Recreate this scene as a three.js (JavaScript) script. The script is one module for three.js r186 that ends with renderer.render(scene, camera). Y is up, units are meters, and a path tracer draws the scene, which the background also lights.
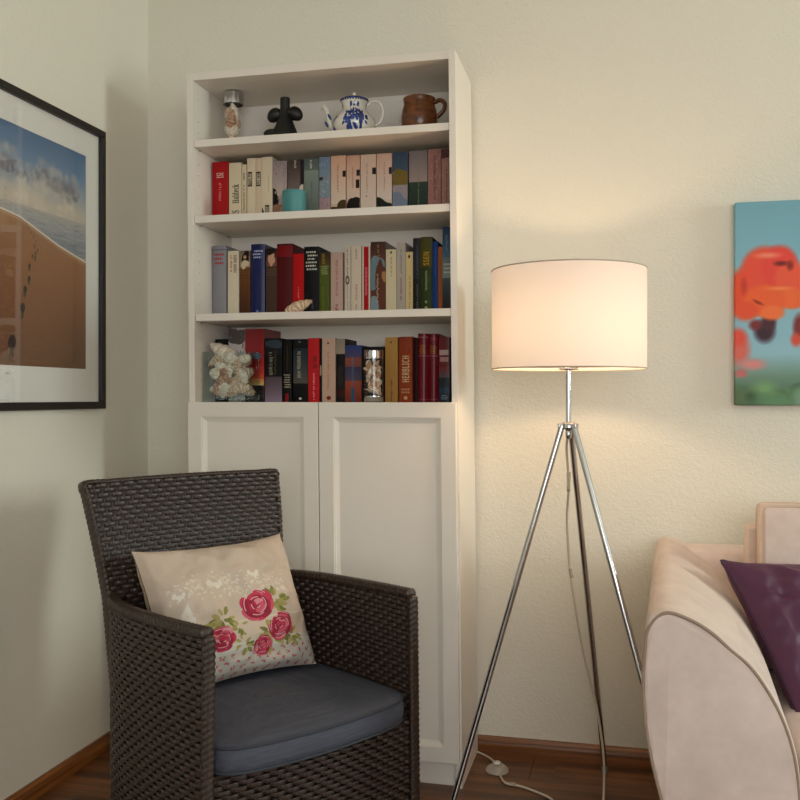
import * as THREE from 'three';
import { mergeGeometries, mergeVertices, toCreasedNormals } from 'three/addons/utils/BufferGeometryUtils.js';
import { RoundedBoxGeometry } from 'three/addons/geometries/RoundedBoxGeometry.js';
import { RectAreaLightUniformsLib } from 'three/addons/lights/RectAreaLightUniformsLib.js';
import { Brush, Evaluator, SUBTRACTION } from 'three-bvh-csg';

// ---------------------------------------------------------------- camera, sky, light, exposure
const scene = new THREE.Scene();
const renderer = new THREE.WebGLRenderer({ antialias: true });
renderer.toneMapping = THREE.LinearToneMapping;
renderer.toneMappingExposure = 0.97;
renderer.shadowMap.enabled = true;
const camera = new THREE.PerspectiveCamera(46.57, 1, 0.05, 40);
camera.position.set(1.535, 1.0713, 2.807);
camera.rotation.y = 0.2354;
camera.setViewOffset(800, 800, 0, 3.2, 800, 800);
const SKY = new THREE.Color().setRGB(0.80, 0.93, 1.0);
scene.background = SKY;
scene.backgroundIntensity = 1.5;
RectAreaLightUniformsLib.init();
// daylight comes in by two windows: one in the wall behind the camera, one in the far right wall
const RX = 6.4, RZ = 4.8, RY = 2.55;
const WIN = { x0: 1.3, x1: 4.1, y0: 0.85, y1: 2.2 }, WIN2 = { z0: 0.75, z1: 1.6, y0: 1.2, y1: 2.2 };
function skyLight(name, rgb, intensity, w, h, pos, to) { const l = new THREE.RectAreaLight(new THREE.Color().setRGB(...rgb), intensity, w, h); l.name = name; l.position.set(...pos); l.lookAt(...to); scene.add(l); }
skyLight('rear_window_daylight', [0.97, 0.98, 1.0], 5.0, WIN.x1 - WIN.x0 - 0.1, WIN.y1 - WIN.y0 - 0.1, [(WIN.x0 + WIN.x1) / 2, (WIN.y0 + WIN.y1) / 2, RZ - 0.01], [(WIN.x0 + WIN.x1) / 2, (WIN.y0 + WIN.y1) / 2, 0]);
skyLight('side_window_daylight', [0.86, 1.0, 0.95], 38, WIN2.z1 - WIN2.z0 - 0.1, WIN2.y1 - WIN2.y0 - 0.1, [RX - 0.01, (WIN2.y0 + WIN2.y1) / 2, (WIN2.z0 + WIN2.z1) / 2], [0, (WIN2.y0 + WIN2.y1) / 2, (WIN2.z0 + WIN2.z1) / 2]);
const LAMP_COLOR = new THREE.Color().setRGB(1.0, 0.7, 0.42), LAMP_POWER = 0.33;

// ---------------------------------------------------------------- helpers
let seedState = 12345;
const rnd = () => { seedState = (seedState + 0x6d2b79f5) | 0; let t = Math.imul(seedState ^ (seedState >>> 15), 1 | seedState); t = (t + Math.imul(t ^ (t >>> 7), 61 | t)) ^ t; return ((t ^ (t >>> 14)) >>> 0) / 4294967296; };
const V = (x, y, z) => new THREE.Vector3(x, y, z);
const used = new Map();
function numbered(n) { const k = used.get(n) ?? 0; used.set(n, k + 1); return k ? n + '_' + String(k).padStart(3, '0') : n; }
function shadows(m) { m.castShadow = m.receiveShadow = true; return m; }
function part(name, geo, mat, parent) { const m = shadows(new THREE.Mesh(geo, mat)); m.name = name; parent.add(m); return m; }
function tag(o, label, category, group) { o.userData.label = label; o.userData.category = category; if (group) o.userData.group = group; return o; }
function thing(name, label, category, pos = [0, 0, 0], turn = 0, group) {
  const g = new THREE.Group(); g.name = numbered(name); g.position.set(...pos); g.rotation.y = turn; scene.add(g); return tag(g, label, category, group);
}
function single(name, geo, mat, label, category, pos = [0, 0, 0], group) { const m = part(numbered(name), geo, mat, scene); m.position.set(...pos); return tag(m, label, category, group); }
function struct(name, geo, mat) { const m = part(name, geo, mat, scene); m.userData.kind = 'structure'; return m; }
const clean = (g) => { const o = g.index ? g.toNonIndexed() : g; for (const k of Object.keys(o.attributes)) if (!['position', 'normal', 'uv'].includes(k)) o.deleteAttribute(k); return o; };
const merge = (list) => mergeGeometries(list.map(clean));
function uvBox(g, s = 1, ox = 0, oy = 0) {   // uv in metres, from the axis each face looks along
  const o = g.index ? g.toNonIndexed() : g, p = o.attributes.position, uv = new Float32Array(p.count * 2), a = V(), b = V(), c = V();
  for (let i = 0; i < p.count; i += 3) {
    a.fromBufferAttribute(p, i); b.fromBufferAttribute(p, i + 1); c.fromBufferAttribute(p, i + 2);
    const n = b.clone().sub(a).cross(c.clone().sub(a)), ax = Math.abs(n.x), ay = Math.abs(n.y), az = Math.abs(n.z);
    [a, b, c].forEach((q, k) => { const [u, v] = ax > ay && ax > az ? [q.z, q.y] : ay > az ? [q.x, q.z] : [q.x, q.y]; uv[(i + k) * 2] = u * s + ox; uv[(i + k) * 2 + 1] = v * s + oy; });
  }
  o.setAttribute('uv', new THREE.BufferAttribute(uv, 2)); return o;
}
function box(x0, x1, y0, y1, z0, z1) { return new THREE.BoxGeometry(x1 - x0, y1 - y0, z1 - z0).translate((x0 + x1) / 2, (y0 + y1) / 2, (z0 + z1) / 2); }
function rbox(x0, x1, y0, y1, z0, z1, r, seg = 3) { return new RoundedBoxGeometry(x1 - x0, y1 - y0, z1 - z0, seg, r).translate((x0 + x1) / 2, (y0 + y1) / 2, (z0 + z1) / 2); }
function tube(pts, r, seg = 64, rad = 8, closed = false) { return new THREE.TubeGeometry(new THREE.CatmullRomCurve3(pts, closed, 'centripetal'), seg, r, rad, closed); }
function rod(a, b, r0, r1 = r0, seg = 16) {
  const d = b.clone().sub(a), g = new THREE.CylinderGeometry(r1, r0, d.length(), seg, 1);
  g.applyQuaternion(new THREE.Quaternion().setFromUnitVectors(V(0, 1, 0), d.clone().normalize())); return g.translate((a.x + b.x) / 2, (a.y + b.y) / 2, (a.z + b.z) / 2);
}
const lathe = (pts, seg = 40) => new THREE.LatheGeometry(pts.map(([r, y]) => new THREE.Vector2(r, y)), seg);
// a grid surface f(i, j) -> Vector3, nu by nv cells
function grid(f, nu, nv, closedU = false) {
  const pos = [], uv = [], idx = [];
  for (let j = 0; j <= nv; j++) for (let i = 0; i <= nu; i++) { const p = f(i / nu, j / nv); pos.push(p.x, p.y, p.z); uv.push(i / nu, j / nv); }
  for (let j = 0; j < nv; j++) for (let i = 0; i < nu; i++) { const a = j * (nu + 1) + i, b = a + 1, c = a + nu + 1, d = c + 1; idx.push(a, b, d, a, d, c); }
  const g = new THREE.BufferGeometry(); g.setAttribute('position', new THREE.Float32BufferAttribute(pos, 3)); g.setAttribute('uv', new THREE.Float32BufferAttribute(uv, 2)); g.setIndex(idx); g.computeVertexNormals(); return g;
}
// value noise that tiles
function makeNoise(n, sd) { seedState = sd; const t = new Float32Array(n * n).map(() => rnd()); return (x, y) => { const xi = Math.floor(x), yi = Math.floor(y), s = (q) => q * q * (3 - 2 * q), fx = s(x - xi), fy = s(y - yi), at = (i, j) => t[(((j % n) + n) % n) * n + (((i % n) + n) % n)]; return (at(xi, yi) * (1 - fx) + at(xi + 1, yi) * fx) * (1 - fy) + (at(xi, yi + 1) * (1 - fx) + at(xi + 1, yi + 1) * fx) * fy; }; }
function dataTex(w, h, f, srgb, rx = 1, ry = 1) {
  const d = new Uint8Array(w * h * 4);
  for (let y = 0; y < h; y++) for (let x = 0; x < w; x++) { const c = f(x / w, y / h), o = (y * w + x) * 4; if (c.length) { d[o] = c[0]; d[o + 1] = c[1]; d[o + 2] = c[2]; } else d[o] = d[o + 1] = d[o + 2] = c; d[o + 3] = 255; }
  const t = new THREE.DataTexture(d, w, h); t.magFilter = THREE.LinearFilter; t.minFilter = THREE.LinearMipmapLinearFilter; t.generateMipmaps = true; t.wrapS = t.wrapT = THREE.RepeatWrapping; t.repeat.set(rx, ry); if (srgb) t.colorSpace = THREE.SRGBColorSpace; t.needsUpdate = true; return t;
}
function canvasTex(w, h, draw) { const c = document.createElement('canvas'); c.width = w; c.height = h; draw(c.getContext('2d'), w, h); const t = new THREE.CanvasTexture(c); t.colorSpace = THREE.SRGBColorSpace; return t; }
const clamp = (v) => Math.max(0, Math.min(255, v));
const mat = (color, roughness = 0.6, more = {}) => new THREE.MeshPhysicalMaterial({ color: new THREE.Color(color), roughness, ...more });

// ---------------------------------------------------------------- materials
const nA = makeNoise(64, 11), nB = makeNoise(128, 12), nC = makeNoise(256, 13);
const chip = dataTex(512, 512, (u, v) => { let h = 0.5 * nB(u * 128, v * 128) + 0.35 * nC(u * 256, v * 256) + 0.3 * nA(u * 64, v * 64); return clamp(255 * Math.min(1, Math.max(0, (h - 0.3) * 1.5))); }, false, 1 / 0.64, 1 / 0.64);
const M = {};
M.wall = mat('#e5dfd0', 0.9, { bumpMap: chip, bumpScale: 0.0008, specularIntensity: 0.3 });
M.ceiling = mat('#efece2', 0.95);
M.white = mat('#e9e0d4', 0.42, { bumpMap: dataTex(256, 256, (u, v) => clamp(128 + 90 * (nA(u * 64, v * 6) - 0.5) + 40 * (nC(u * 256, v * 20) - 0.5)), false, 3, 1), bumpScale: 0.00012 });
const woodTex = (a, b, sd) => { const g1 = makeNoise(32, sd), g2 = makeNoise(128, sd + 1); return dataTex(512, 512, (u, v) => { const w = g1(u * 4 + 0.6 * g1(u * 2, v * 8), v * 16) * 0.5 + g2(u * 8, v * 128) * 0.32 + g1(u * 2, v * 32) * 0.28, k = Math.min(1, Math.max(0, (w - 0.25) * 1.7)); return [0, 1, 2].map((i) => clamp(a[i] + (b[i] - a[i]) * k)); }, true); };
const floorTex = woodTex([58, 31, 13], [128, 80, 40], 31);
M.plank = [0, 1, 2, 3].map((i) => { const t = floorTex.clone(); t.repeat.set(0.8, 1.6); t.offset.set(0.23 * i, 0.31 * i); t.needsUpdate = true; const k = [1, 0.88, 1.08, 0.95][i]; return new THREE.MeshPhysicalMaterial({ map: t, color: new THREE.Color().setRGB(k, k, k), roughness: 0.36 }); });
const baseTex = woodTex([84, 46, 16], [158, 98, 46], 41); baseTex.repeat.set(0.7, 6);
M.base = new THREE.MeshPhysicalMaterial({ map: baseTex, roughness: 0.38 });
M.chrome = mat('#c9c9cc', 0.14, { metalness: 1 });
M.glass = new THREE.MeshPhysicalMaterial({ color: 0xffffff, roughness: 0.02, transmission: 1, thickness: 0, ior: 1.45 });
M.clear = new THREE.MeshPhysicalMaterial({ color: new THREE.Color('#efe9de'), roughness: 0.25, transmission: 0.7, thickness: 0 });
M.wicker = mat('#34261f', 0.4);
const weave = dataTex(128, 128, (u, v) => clamp(128 + 60 * Math.sin(u * Math.PI * 64) * Math.sin(v * Math.PI * 64) + 50 * (nC(u * 256, v * 256) - 0.5)), false);
const clothBump = (s) => { const t = weave.clone(); t.repeat.set(s, s); t.needsUpdate = true; return t; };

// ---------------------------------------------------------------- the room
struct('wall_left', uvBox(box(-0.12, 0, -0.1, RY, -0.12, RZ + 0.12)), M.wall);
struct('wall_back', uvBox(box(0, RX, -0.1, RY, -0.12, 0)), M.wall);
struct('wall_right', uvBox(merge([box(RX, RX + 0.12, -0.1, RY, -0.12, WIN2.z0), box(RX, RX + 0.12, -0.1, RY, WIN2.z1, RZ + 0.12), box(RX, RX + 0.12, -0.1, WIN2.y0, WIN2.z0, WIN2.z1), box(RX, RX + 0.12, WIN2.y1, RY, WIN2.z0, WIN2.z1)])), M.wall);
struct('wall_front', uvBox(merge([box(0, WIN.x0, -0.1, RY, RZ, RZ + 0.12), box(WIN.x1, RX, -0.1, RY, RZ, RZ + 0.12), box(WIN.x0, WIN.x1, -0.1, WIN.y0, RZ, RZ + 0.12), box(WIN.x0, WIN.x1, WIN.y1, RY, RZ, RZ + 0.12)])), M.wall);
struct('ceiling', box(-0.12, RX + 0.12, RY, RY + 0.1, -0.12, RZ + 0.12), M.ceiling);
{
  const w = new THREE.Group(); w.name = 'window_1'; w.userData.kind = 'structure'; scene.add(w);
  const fr = mat('#eeeae0', 0.5), z0 = RZ + 0.02, z1 = RZ + 0.08, f = 0.06, xm = (WIN.x0 + WIN.x1) / 2;
  part('window_frame', merge([box(WIN.x0, WIN.x1, WIN.y0, WIN.y0 + f, z0, z1), box(WIN.x0, WIN.x1, WIN.y1 - f, WIN.y1, z0, z1), box(WIN.x0, WIN.x0 + f, WIN.y0 + f, WIN.y1 - f, z0, z1), box(WIN.x1 - f, WIN.x1, WIN.y0 + f, WIN.y1 - f, z0, z1), box(xm - 0.05, xm + 0.05, WIN.y0 + f, WIN.y1 - f, z0, z1)]), fr, w);
  part('pane', box(WIN.x0 + f, xm - 0.05, WIN.y0 + f, WIN.y1 - f, RZ + 0.048, RZ + 0.052), M.glass, w);
  part('pane', box(xm + 0.05, WIN.x1 - f, WIN.y0 + f, WIN.y1 - f, RZ + 0.048, RZ + 0.052), M.glass, w);
}
{
  const w = new THREE.Group(); w.name = 'window_2'; w.userData.kind = 'structure'; scene.add(w);
  const fr = mat('#eeeae0', 0.5), x0 = RX + 0.02, x1 = RX + 0.08, f = 0.05, { z0, z1, y0, y1 } = WIN2;
  part('window_frame', merge([box(x0, x1, y0, y0 + f, z0, z1), box(x0, x1, y1 - f, y1, z0, z1), box(x0, x1, y0 + f, y1 - f, z0, z0 + f), box(x0, x1, y0 + f, y1 - f, z1 - f, z1)]), fr, w);
  part('pane', box(RX + 0.048, RX + 0.052, y0 + f, y1 - f, z0 + f, z1 - f), M.glass, w);
}
// floor: a sub-floor with boards laid along the back wall
{
  const fl = struct('floor', box(0, RX, -0.1, -0.012, 0, RZ), mat('#3a2412', 0.9));
  const PW = 0.192, PL = 1.28, geos = [0, 1, 2, 3].map(() => null), full = uvBox(new RoundedBoxGeometry(PL - 0.0008, 0.012, PW - 0.0008, 1, 0.0012));
  let r = 0;
  for (let z = 0; z < RZ - 0.01; z += PW, r++) {
    const d = Math.min(PW, RZ - z), shift = [0, 0.52, 0.27, 0.83][r % 4];
    for (let x = -shift * PL; x < RX; x += PL) {
      const x0 = Math.max(0, x), x1 = Math.min(RX, x + PL); if (x1 - x0 < 0.05) continue;
      const whole = x1 - x0 > PL - 1e-6 && d > PW - 1e-6;
      const p = part('plank', whole ? full : uvBox(new RoundedBoxGeometry(x1 - x0 - 0.0008, 0.012, d - 0.0008, 1, 0.0012)), M.plank[Math.floor(rnd() * 4)], fl);
      p.position.set((x0 + x1) / 2, -0.006, z + d / 2);
    }
  }
}
function skirting(len) {   // profile in x (out from the wall) and y, run along z
  const s = new THREE.Shape(); s.moveTo(0, 0); s.lineTo(0.016, 0); s.lineTo(0.016, 0.022); s.quadraticCurveTo(0.015, 0.03, 0.011, 0.034); s.quadraticCurveTo(0.009, 0.0385, 0.007, 0.043); s.lineTo(0, 0.044); s.closePath();
  return uvBox(new THREE.ExtrudeGeometry(s, { depth: len, bevelEnabled: false, curveSegments: 6 }));
}
struct('baseboard_left', skirting(RZ - 0.02).translate(0, 0, 0.016), M.base);
struct('baseboard_back', skirting(RX).rotateY(-Math.PI / 2).translate(RX, 0, 0), M.base);

// ---------------------------------------------------------------- bookcase: stands slightly racked, its uprights lean to the left
const BX = 0.308, BZ = 0.2974, LEAN = 0.01005, BW = 0.8, BH = 2.022, BD = 0.28;
const lean = (g) => g.applyMatrix4(new THREE.Matrix4().set(1, -LEAN, 0, 0, 0, 1, 0, 0, 0, 0, 1, 0, 0, 0, 0, 1));
const bookcase = thing('bookcase', 'tall white bookcase with open shelves of books above two panelled doors', 'bookcase', [BX, 0, BZ - BD]);
const SH = { top: 1.826, upper: 1.603, middle: 1.315, lower: 1.055 };
{
  const B = (n, x0, x1, y0, y1, z0, z1, r = 0.0015) => part(n, lean(uvBox(rbox(x0, x1, y0, y1, z0, z1, r, 1))), M.white, bookcase);
  // left side with a double row of shelf pin holes
  const ev = new Evaluator(); ev.useGroups = false; ev.attributes = ['position', 'normal', 'uv'];
  const drill = (x) => { let s = new Brush(box(x, x + 0.018, 0, BH, 0, BD)); const holes = []; for (let y = 1.12; y < 1.97; y += 0.032) for (const z of [0.242, 0.045]) holes.push(new THREE.CylinderGeometry(0.0026, 0.0026, 0.02, 8).rotateZ(Math.PI / 2).translate(x < 0.4 ? 0.019 : BW - 0.019, y, z)); const h = new Brush(merge(holes)); h.updateMatrixWorld(); s.updateMatrixWorld(); return ev.evaluate(s, h, SUBTRACTION).geometry; };
  part('side_panel', lean(uvBox(drill(0))), M.white, bookcase);
  part('side_panel', lean(uvBox(drill(BW - 0.018))), M.white, bookcase);
  B('top_panel', 0.018, BW - 0.018, 2.0, BH, 0, BD - 0.003);
  B('back_panel', 0.018, BW - 0.018, 0.07, 2.0, 0.002, 0.006, 0.0005);
  for (const k of ['top', 'upper', 'middle']) {
    const s = B('shelf', 0.0195, BW - 0.0195, SH[k] - 0.0215, SH[k], 0.008, BD - 0.006);
    for (const x of [0.0235, BW - 0.0235]) for (const z of [0.242, 0.045]) part('shelf_pin', lean(new THREE.CylinderGeometry(0.0025, 0.0025, 0.008, 8).rotateZ(Math.PI / 2).translate(x, SH[k] - 0.024, z)), M.chrome, s);
  }
  B('shelf', 0.018, BW - 0.018, SH.lower - 0.022, SH.lower, 0.006, BD - 0.002);
  B('shelf', 0.018, BW - 0.018, 0.5, 0.518, 0.006, BD - 0.03);
  B('bottom_panel', 0.018, BW - 0.018, 0.066, 0.084, 0.006, BD - 0.002);
  B('plinth', 0.018, BW - 0.018, 0.0, 0.066, BD - 0.03, BD - 0.014);
  const door = (x0, x1) => {
    const y0 = 0.073, y1 = 1.056, f = 0.043, z0 = BD + 0.002, z1 = BD + 0.02;
    const s = new THREE.Shape([[x0, y0], [x1, y0], [x1, y1], [x0, y1]].map(([a, b]) => new THREE.Vector2(a, b)).map((p) => p)), h = new THREE.Path([[x0 + f, y0 + f], [x0 + f, y1 - f], [x1 - f, y1 - f], [x1 - f, y0 + f]].map(([a, b]) => new THREE.Vector2(a, b)));
    s.holes.push(h);
    const g = new THREE.ExtrudeGeometry(s, { depth: z1 - z0 - 0.003, bevelEnabled: true, bevelThickness: 0.0015, bevelSize: 0.0015, bevelOffset: -0.0015, bevelSegments: 2 }).translate(0, 0, z0 + 0.0015);
    const d = part('door', lean(uvBox(g)), M.white, bookcase);
    part('door_panel', lean(uvBox(box(x0 + f - 0.002, x1 - f + 0.002, y0 + f - 0.002, y1 - f + 0.002, z0 + 0.003, z0 + 0.008))), M.white, d);
    const m = 0.015, quad = (a, b, c, e) => { const q = new THREE.BufferGeometry(); q.setAttribute('position', new THREE.Float32BufferAttribute([a, b, c, a, c, e].flat(), 3)); q.setAttribute('uv', new THREE.Float32BufferAttribute(new Float32Array(12), 2)); q.computeVertexNormals(); return q; };
    const ring = (k, z) => [[x0 + f + k, y0 + f + k, z], [x1 - f - k, y0 + f + k, z], [x1 - f - k, y1 - f - k, z], [x0 + f + k, y1 - f - k, z]];
    const prof = [[-0.0005, z1 - 0.003], [0.003, z1 - 0.0035], [0.005, z1 - 0.0055], [0.012, z1 - 0.0085], [m, z0 + 0.0085]], q = [];
    for (let k = 0; k < prof.length - 1; k++) { const a = ring(...prof[k]), b = ring(...prof[k + 1]); for (let i = 0; i < 4; i++) q.push(quad(a[i], a[(i + 1) % 4], b[(i + 1) % 4], b[i])); }
    part('door_moulding', lean(merge(q)), M.white, d);
  };
  door(0.004, 0.4022); door(0.4045, 0.796);
}
const onShelf = (xl, y, dz, hmid = 0) => [BX + xl - LEAN * (y + hmid), y, BZ - dz];   // xl along the shelf, dz back from its front edge

// ---------------------------------------------------------------- books
const CW = 64, CH = 512, AW = 2048, AH = 1024, atlas = document.createElement('canvas'); atlas.width = AW; atlas.height = AH;
const G2 = atlas.getContext('2d');
const atlasTex = new THREE.CanvasTexture(atlas); atlasTex.colorSpace = THREE.SRGBColorSpace;
M.cover = new THREE.MeshPhysicalMaterial({ map: atlasTex, roughness: 0.55, specularIntensity: 0.35 });
M.coverGloss = new THREE.MeshPhysicalMaterial({ map: atlasTex, roughness: 0.3, specularIntensity: 0.5 });
M.pages = mat('#d9cdb0', 0.9);
let cell = 0;
// marks on a spine; x and y are fractions of its width and height, y from the top
const ink = {
  band: (g, [y0, y1, c, x0 = 0, x1 = 1]) => { g.fillStyle = c; g.fillRect(x0 * 60, y0 * CH, (x1 - x0) * 60, (y1 - y0) * CH); },
  col: (g, [x, y0, y1, c, w]) => { let y = y0 * CH; g.fillStyle = c; while (y < y1 * CH - 4) { const h = 7 + rnd() * 6; g.fillRect((x - w / 2) * 60 + rnd() * 3, y, w * 60 * (0.7 + 0.3 * rnd()), h * 0.62); y += h; if (rnd() < 0.12) y += 9; } },
  rows: (g, [y0, y1, n, c]) => { g.fillStyle = c; for (let i = 0; i < n; i++) { const y = (y0 + ((y1 - y0) * (i + 0.2)) / n) * CH, h = ((y1 - y0) / n) * CH * 0.5; let x = 8 + rnd() * 8; const e = 54 - rnd() * 10; while (x < e) { const w = 3 + rnd() * 5; g.fillRect(x, y, Math.min(w, e - x), h); x += w + 2; } } },
  text: (g, [str, x, y, size, c, font = 'serif']) => { g.save(); g.translate(x * 60, y * CH); g.rotate(-Math.PI / 2); g.fillStyle = c; g.font = 'bold ' + size + 'px ' + font; g.textAlign = 'left'; g.textBaseline = 'middle'; g.fillText(str, 0, 0); g.restore(); },
  fade: (g, [y0, y1, a, b]) => { const l = g.createLinearGradient(0, y0 * CH, 0, y1 * CH); l.addColorStop(0, a); l.addColorStop(1, b); g.fillStyle = l; g.fillRect(0, y0 * CH, 60, (y1 - y0) * CH + 1); },
  blob: (g, [x, y, rx, ry, c]) => { g.fillStyle = c; for (let i = 0; i < 9; i++) { g.beginPath(); g.ellipse((x + (rnd() - 0.5) * rx) * 60, (y + (rnd() - 0.5) * ry * 0.9) * CH, rx * 60 * (0.35 + 0.3 * rnd()), ry * CH * (0.3 + 0.3 * rnd()), 0, 0, 7); g.fill(); } },
  dot: (g, [x, y, r, c]) => { g.fillStyle = c; g.beginPath(); g.ellipse(x * 60, y * CH, r * 60, r * 100, 0, 0, 7); g.fill(); },
  grain: (g, [n, c]) => { g.fillStyle = c; for (let i = 0; i < n; i++) g.fillRect(rnd() * 60, rnd() * CH, 1 + rnd() * 5, 4 + rnd() * 22); },
};
function book(y, x0, x1, h, o) {   // o: bg, depth, round, set (how far back the spine is), marks, label
  const w = x1 - x0 - 0.0008, D = o.depth ?? 0.125, dz = o.set ?? 0.12, cx = (cell % 32) * CW, cy = Math.floor(cell / 32) * CH; cell++;
  G2.save(); G2.beginPath(); G2.rect(cx, cy, CW, CH); G2.clip(); G2.translate(cx, cy); G2.fillStyle = o.bg; G2.fillRect(0, 0, CW, CH);
  for (const [k, ...a] of o.marks ?? []) ink[k](G2, a);
  G2.fillStyle = o.side ?? o.bg; G2.fillRect(60, 0, 4, CH); G2.restore();
  const U = (u) => (cx + u) / AW, Vv = (v) => 1 - (cy + (1 - v) * (CH - 2) + 1) / AH, flat = [U(62), Vv(0.5)];
  const hard = o.round > 0.003, t = hard ? 0.0025 : 0.0008, b = o.round ?? 0.0012, n = hard ? 10 : 4, plain = (g) => { const q = clean(g), uv = q.attributes.uv; for (let i = 0; i < uv.count; i++) uv.setXY(i, ...flat); return q; };
  const arc = (u) => [-w / 2 + w * u, b * (1 - (2 * u - 1) ** 2)];
  const outer = grid((u, v) => { const [x, z] = arc(u); return V(x, v * h, z); }, n, 1), inner = grid((u, v) => { const [x, z] = arc(1 - u); return V(x * 0.98, v * h, z - t); }, n, 1);
  const uo = outer.attributes.uv; for (let i = 0; i < uo.count; i++) uo.setXY(i, U(1 + uo.getX(i) * 58), Vv(uo.getY(i)));
  const rim = (v) => grid((u, k) => { const [x, z] = arc(v ? u : 1 - u); return V(x, v * h, z - k * t); }, n, 1);
  const gd = thing('book', o.label, 'book', onShelf((x0 + x1) / 2, y, dz, h / 2), 0, o.group);
  part('cover', merge([outer, plain(inner), plain(rim(0)), plain(rim(1)), plain(box(-w / 2, -w / 2 + t, 0, h, -D, 0)), plain(box(w / 2 - t, w / 2, 0, h, -D, 0))]), o.gloss ? M.coverGloss : M.cover, gd);
  const e = hard ? 0.003 : 0.0006;
  part('pages', box(-w / 2 + t + 0.0001, w / 2 - t - 0.0001, e, h - e, -D + e, -t + 0.0003), M.pages, gd);
  return gd;
}
const UP = 'books on the upper book shelf', MI = 'books on the middle book shelf', LO = 'books on the lower book shelf';
const cream = '#ddd0b8';
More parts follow.
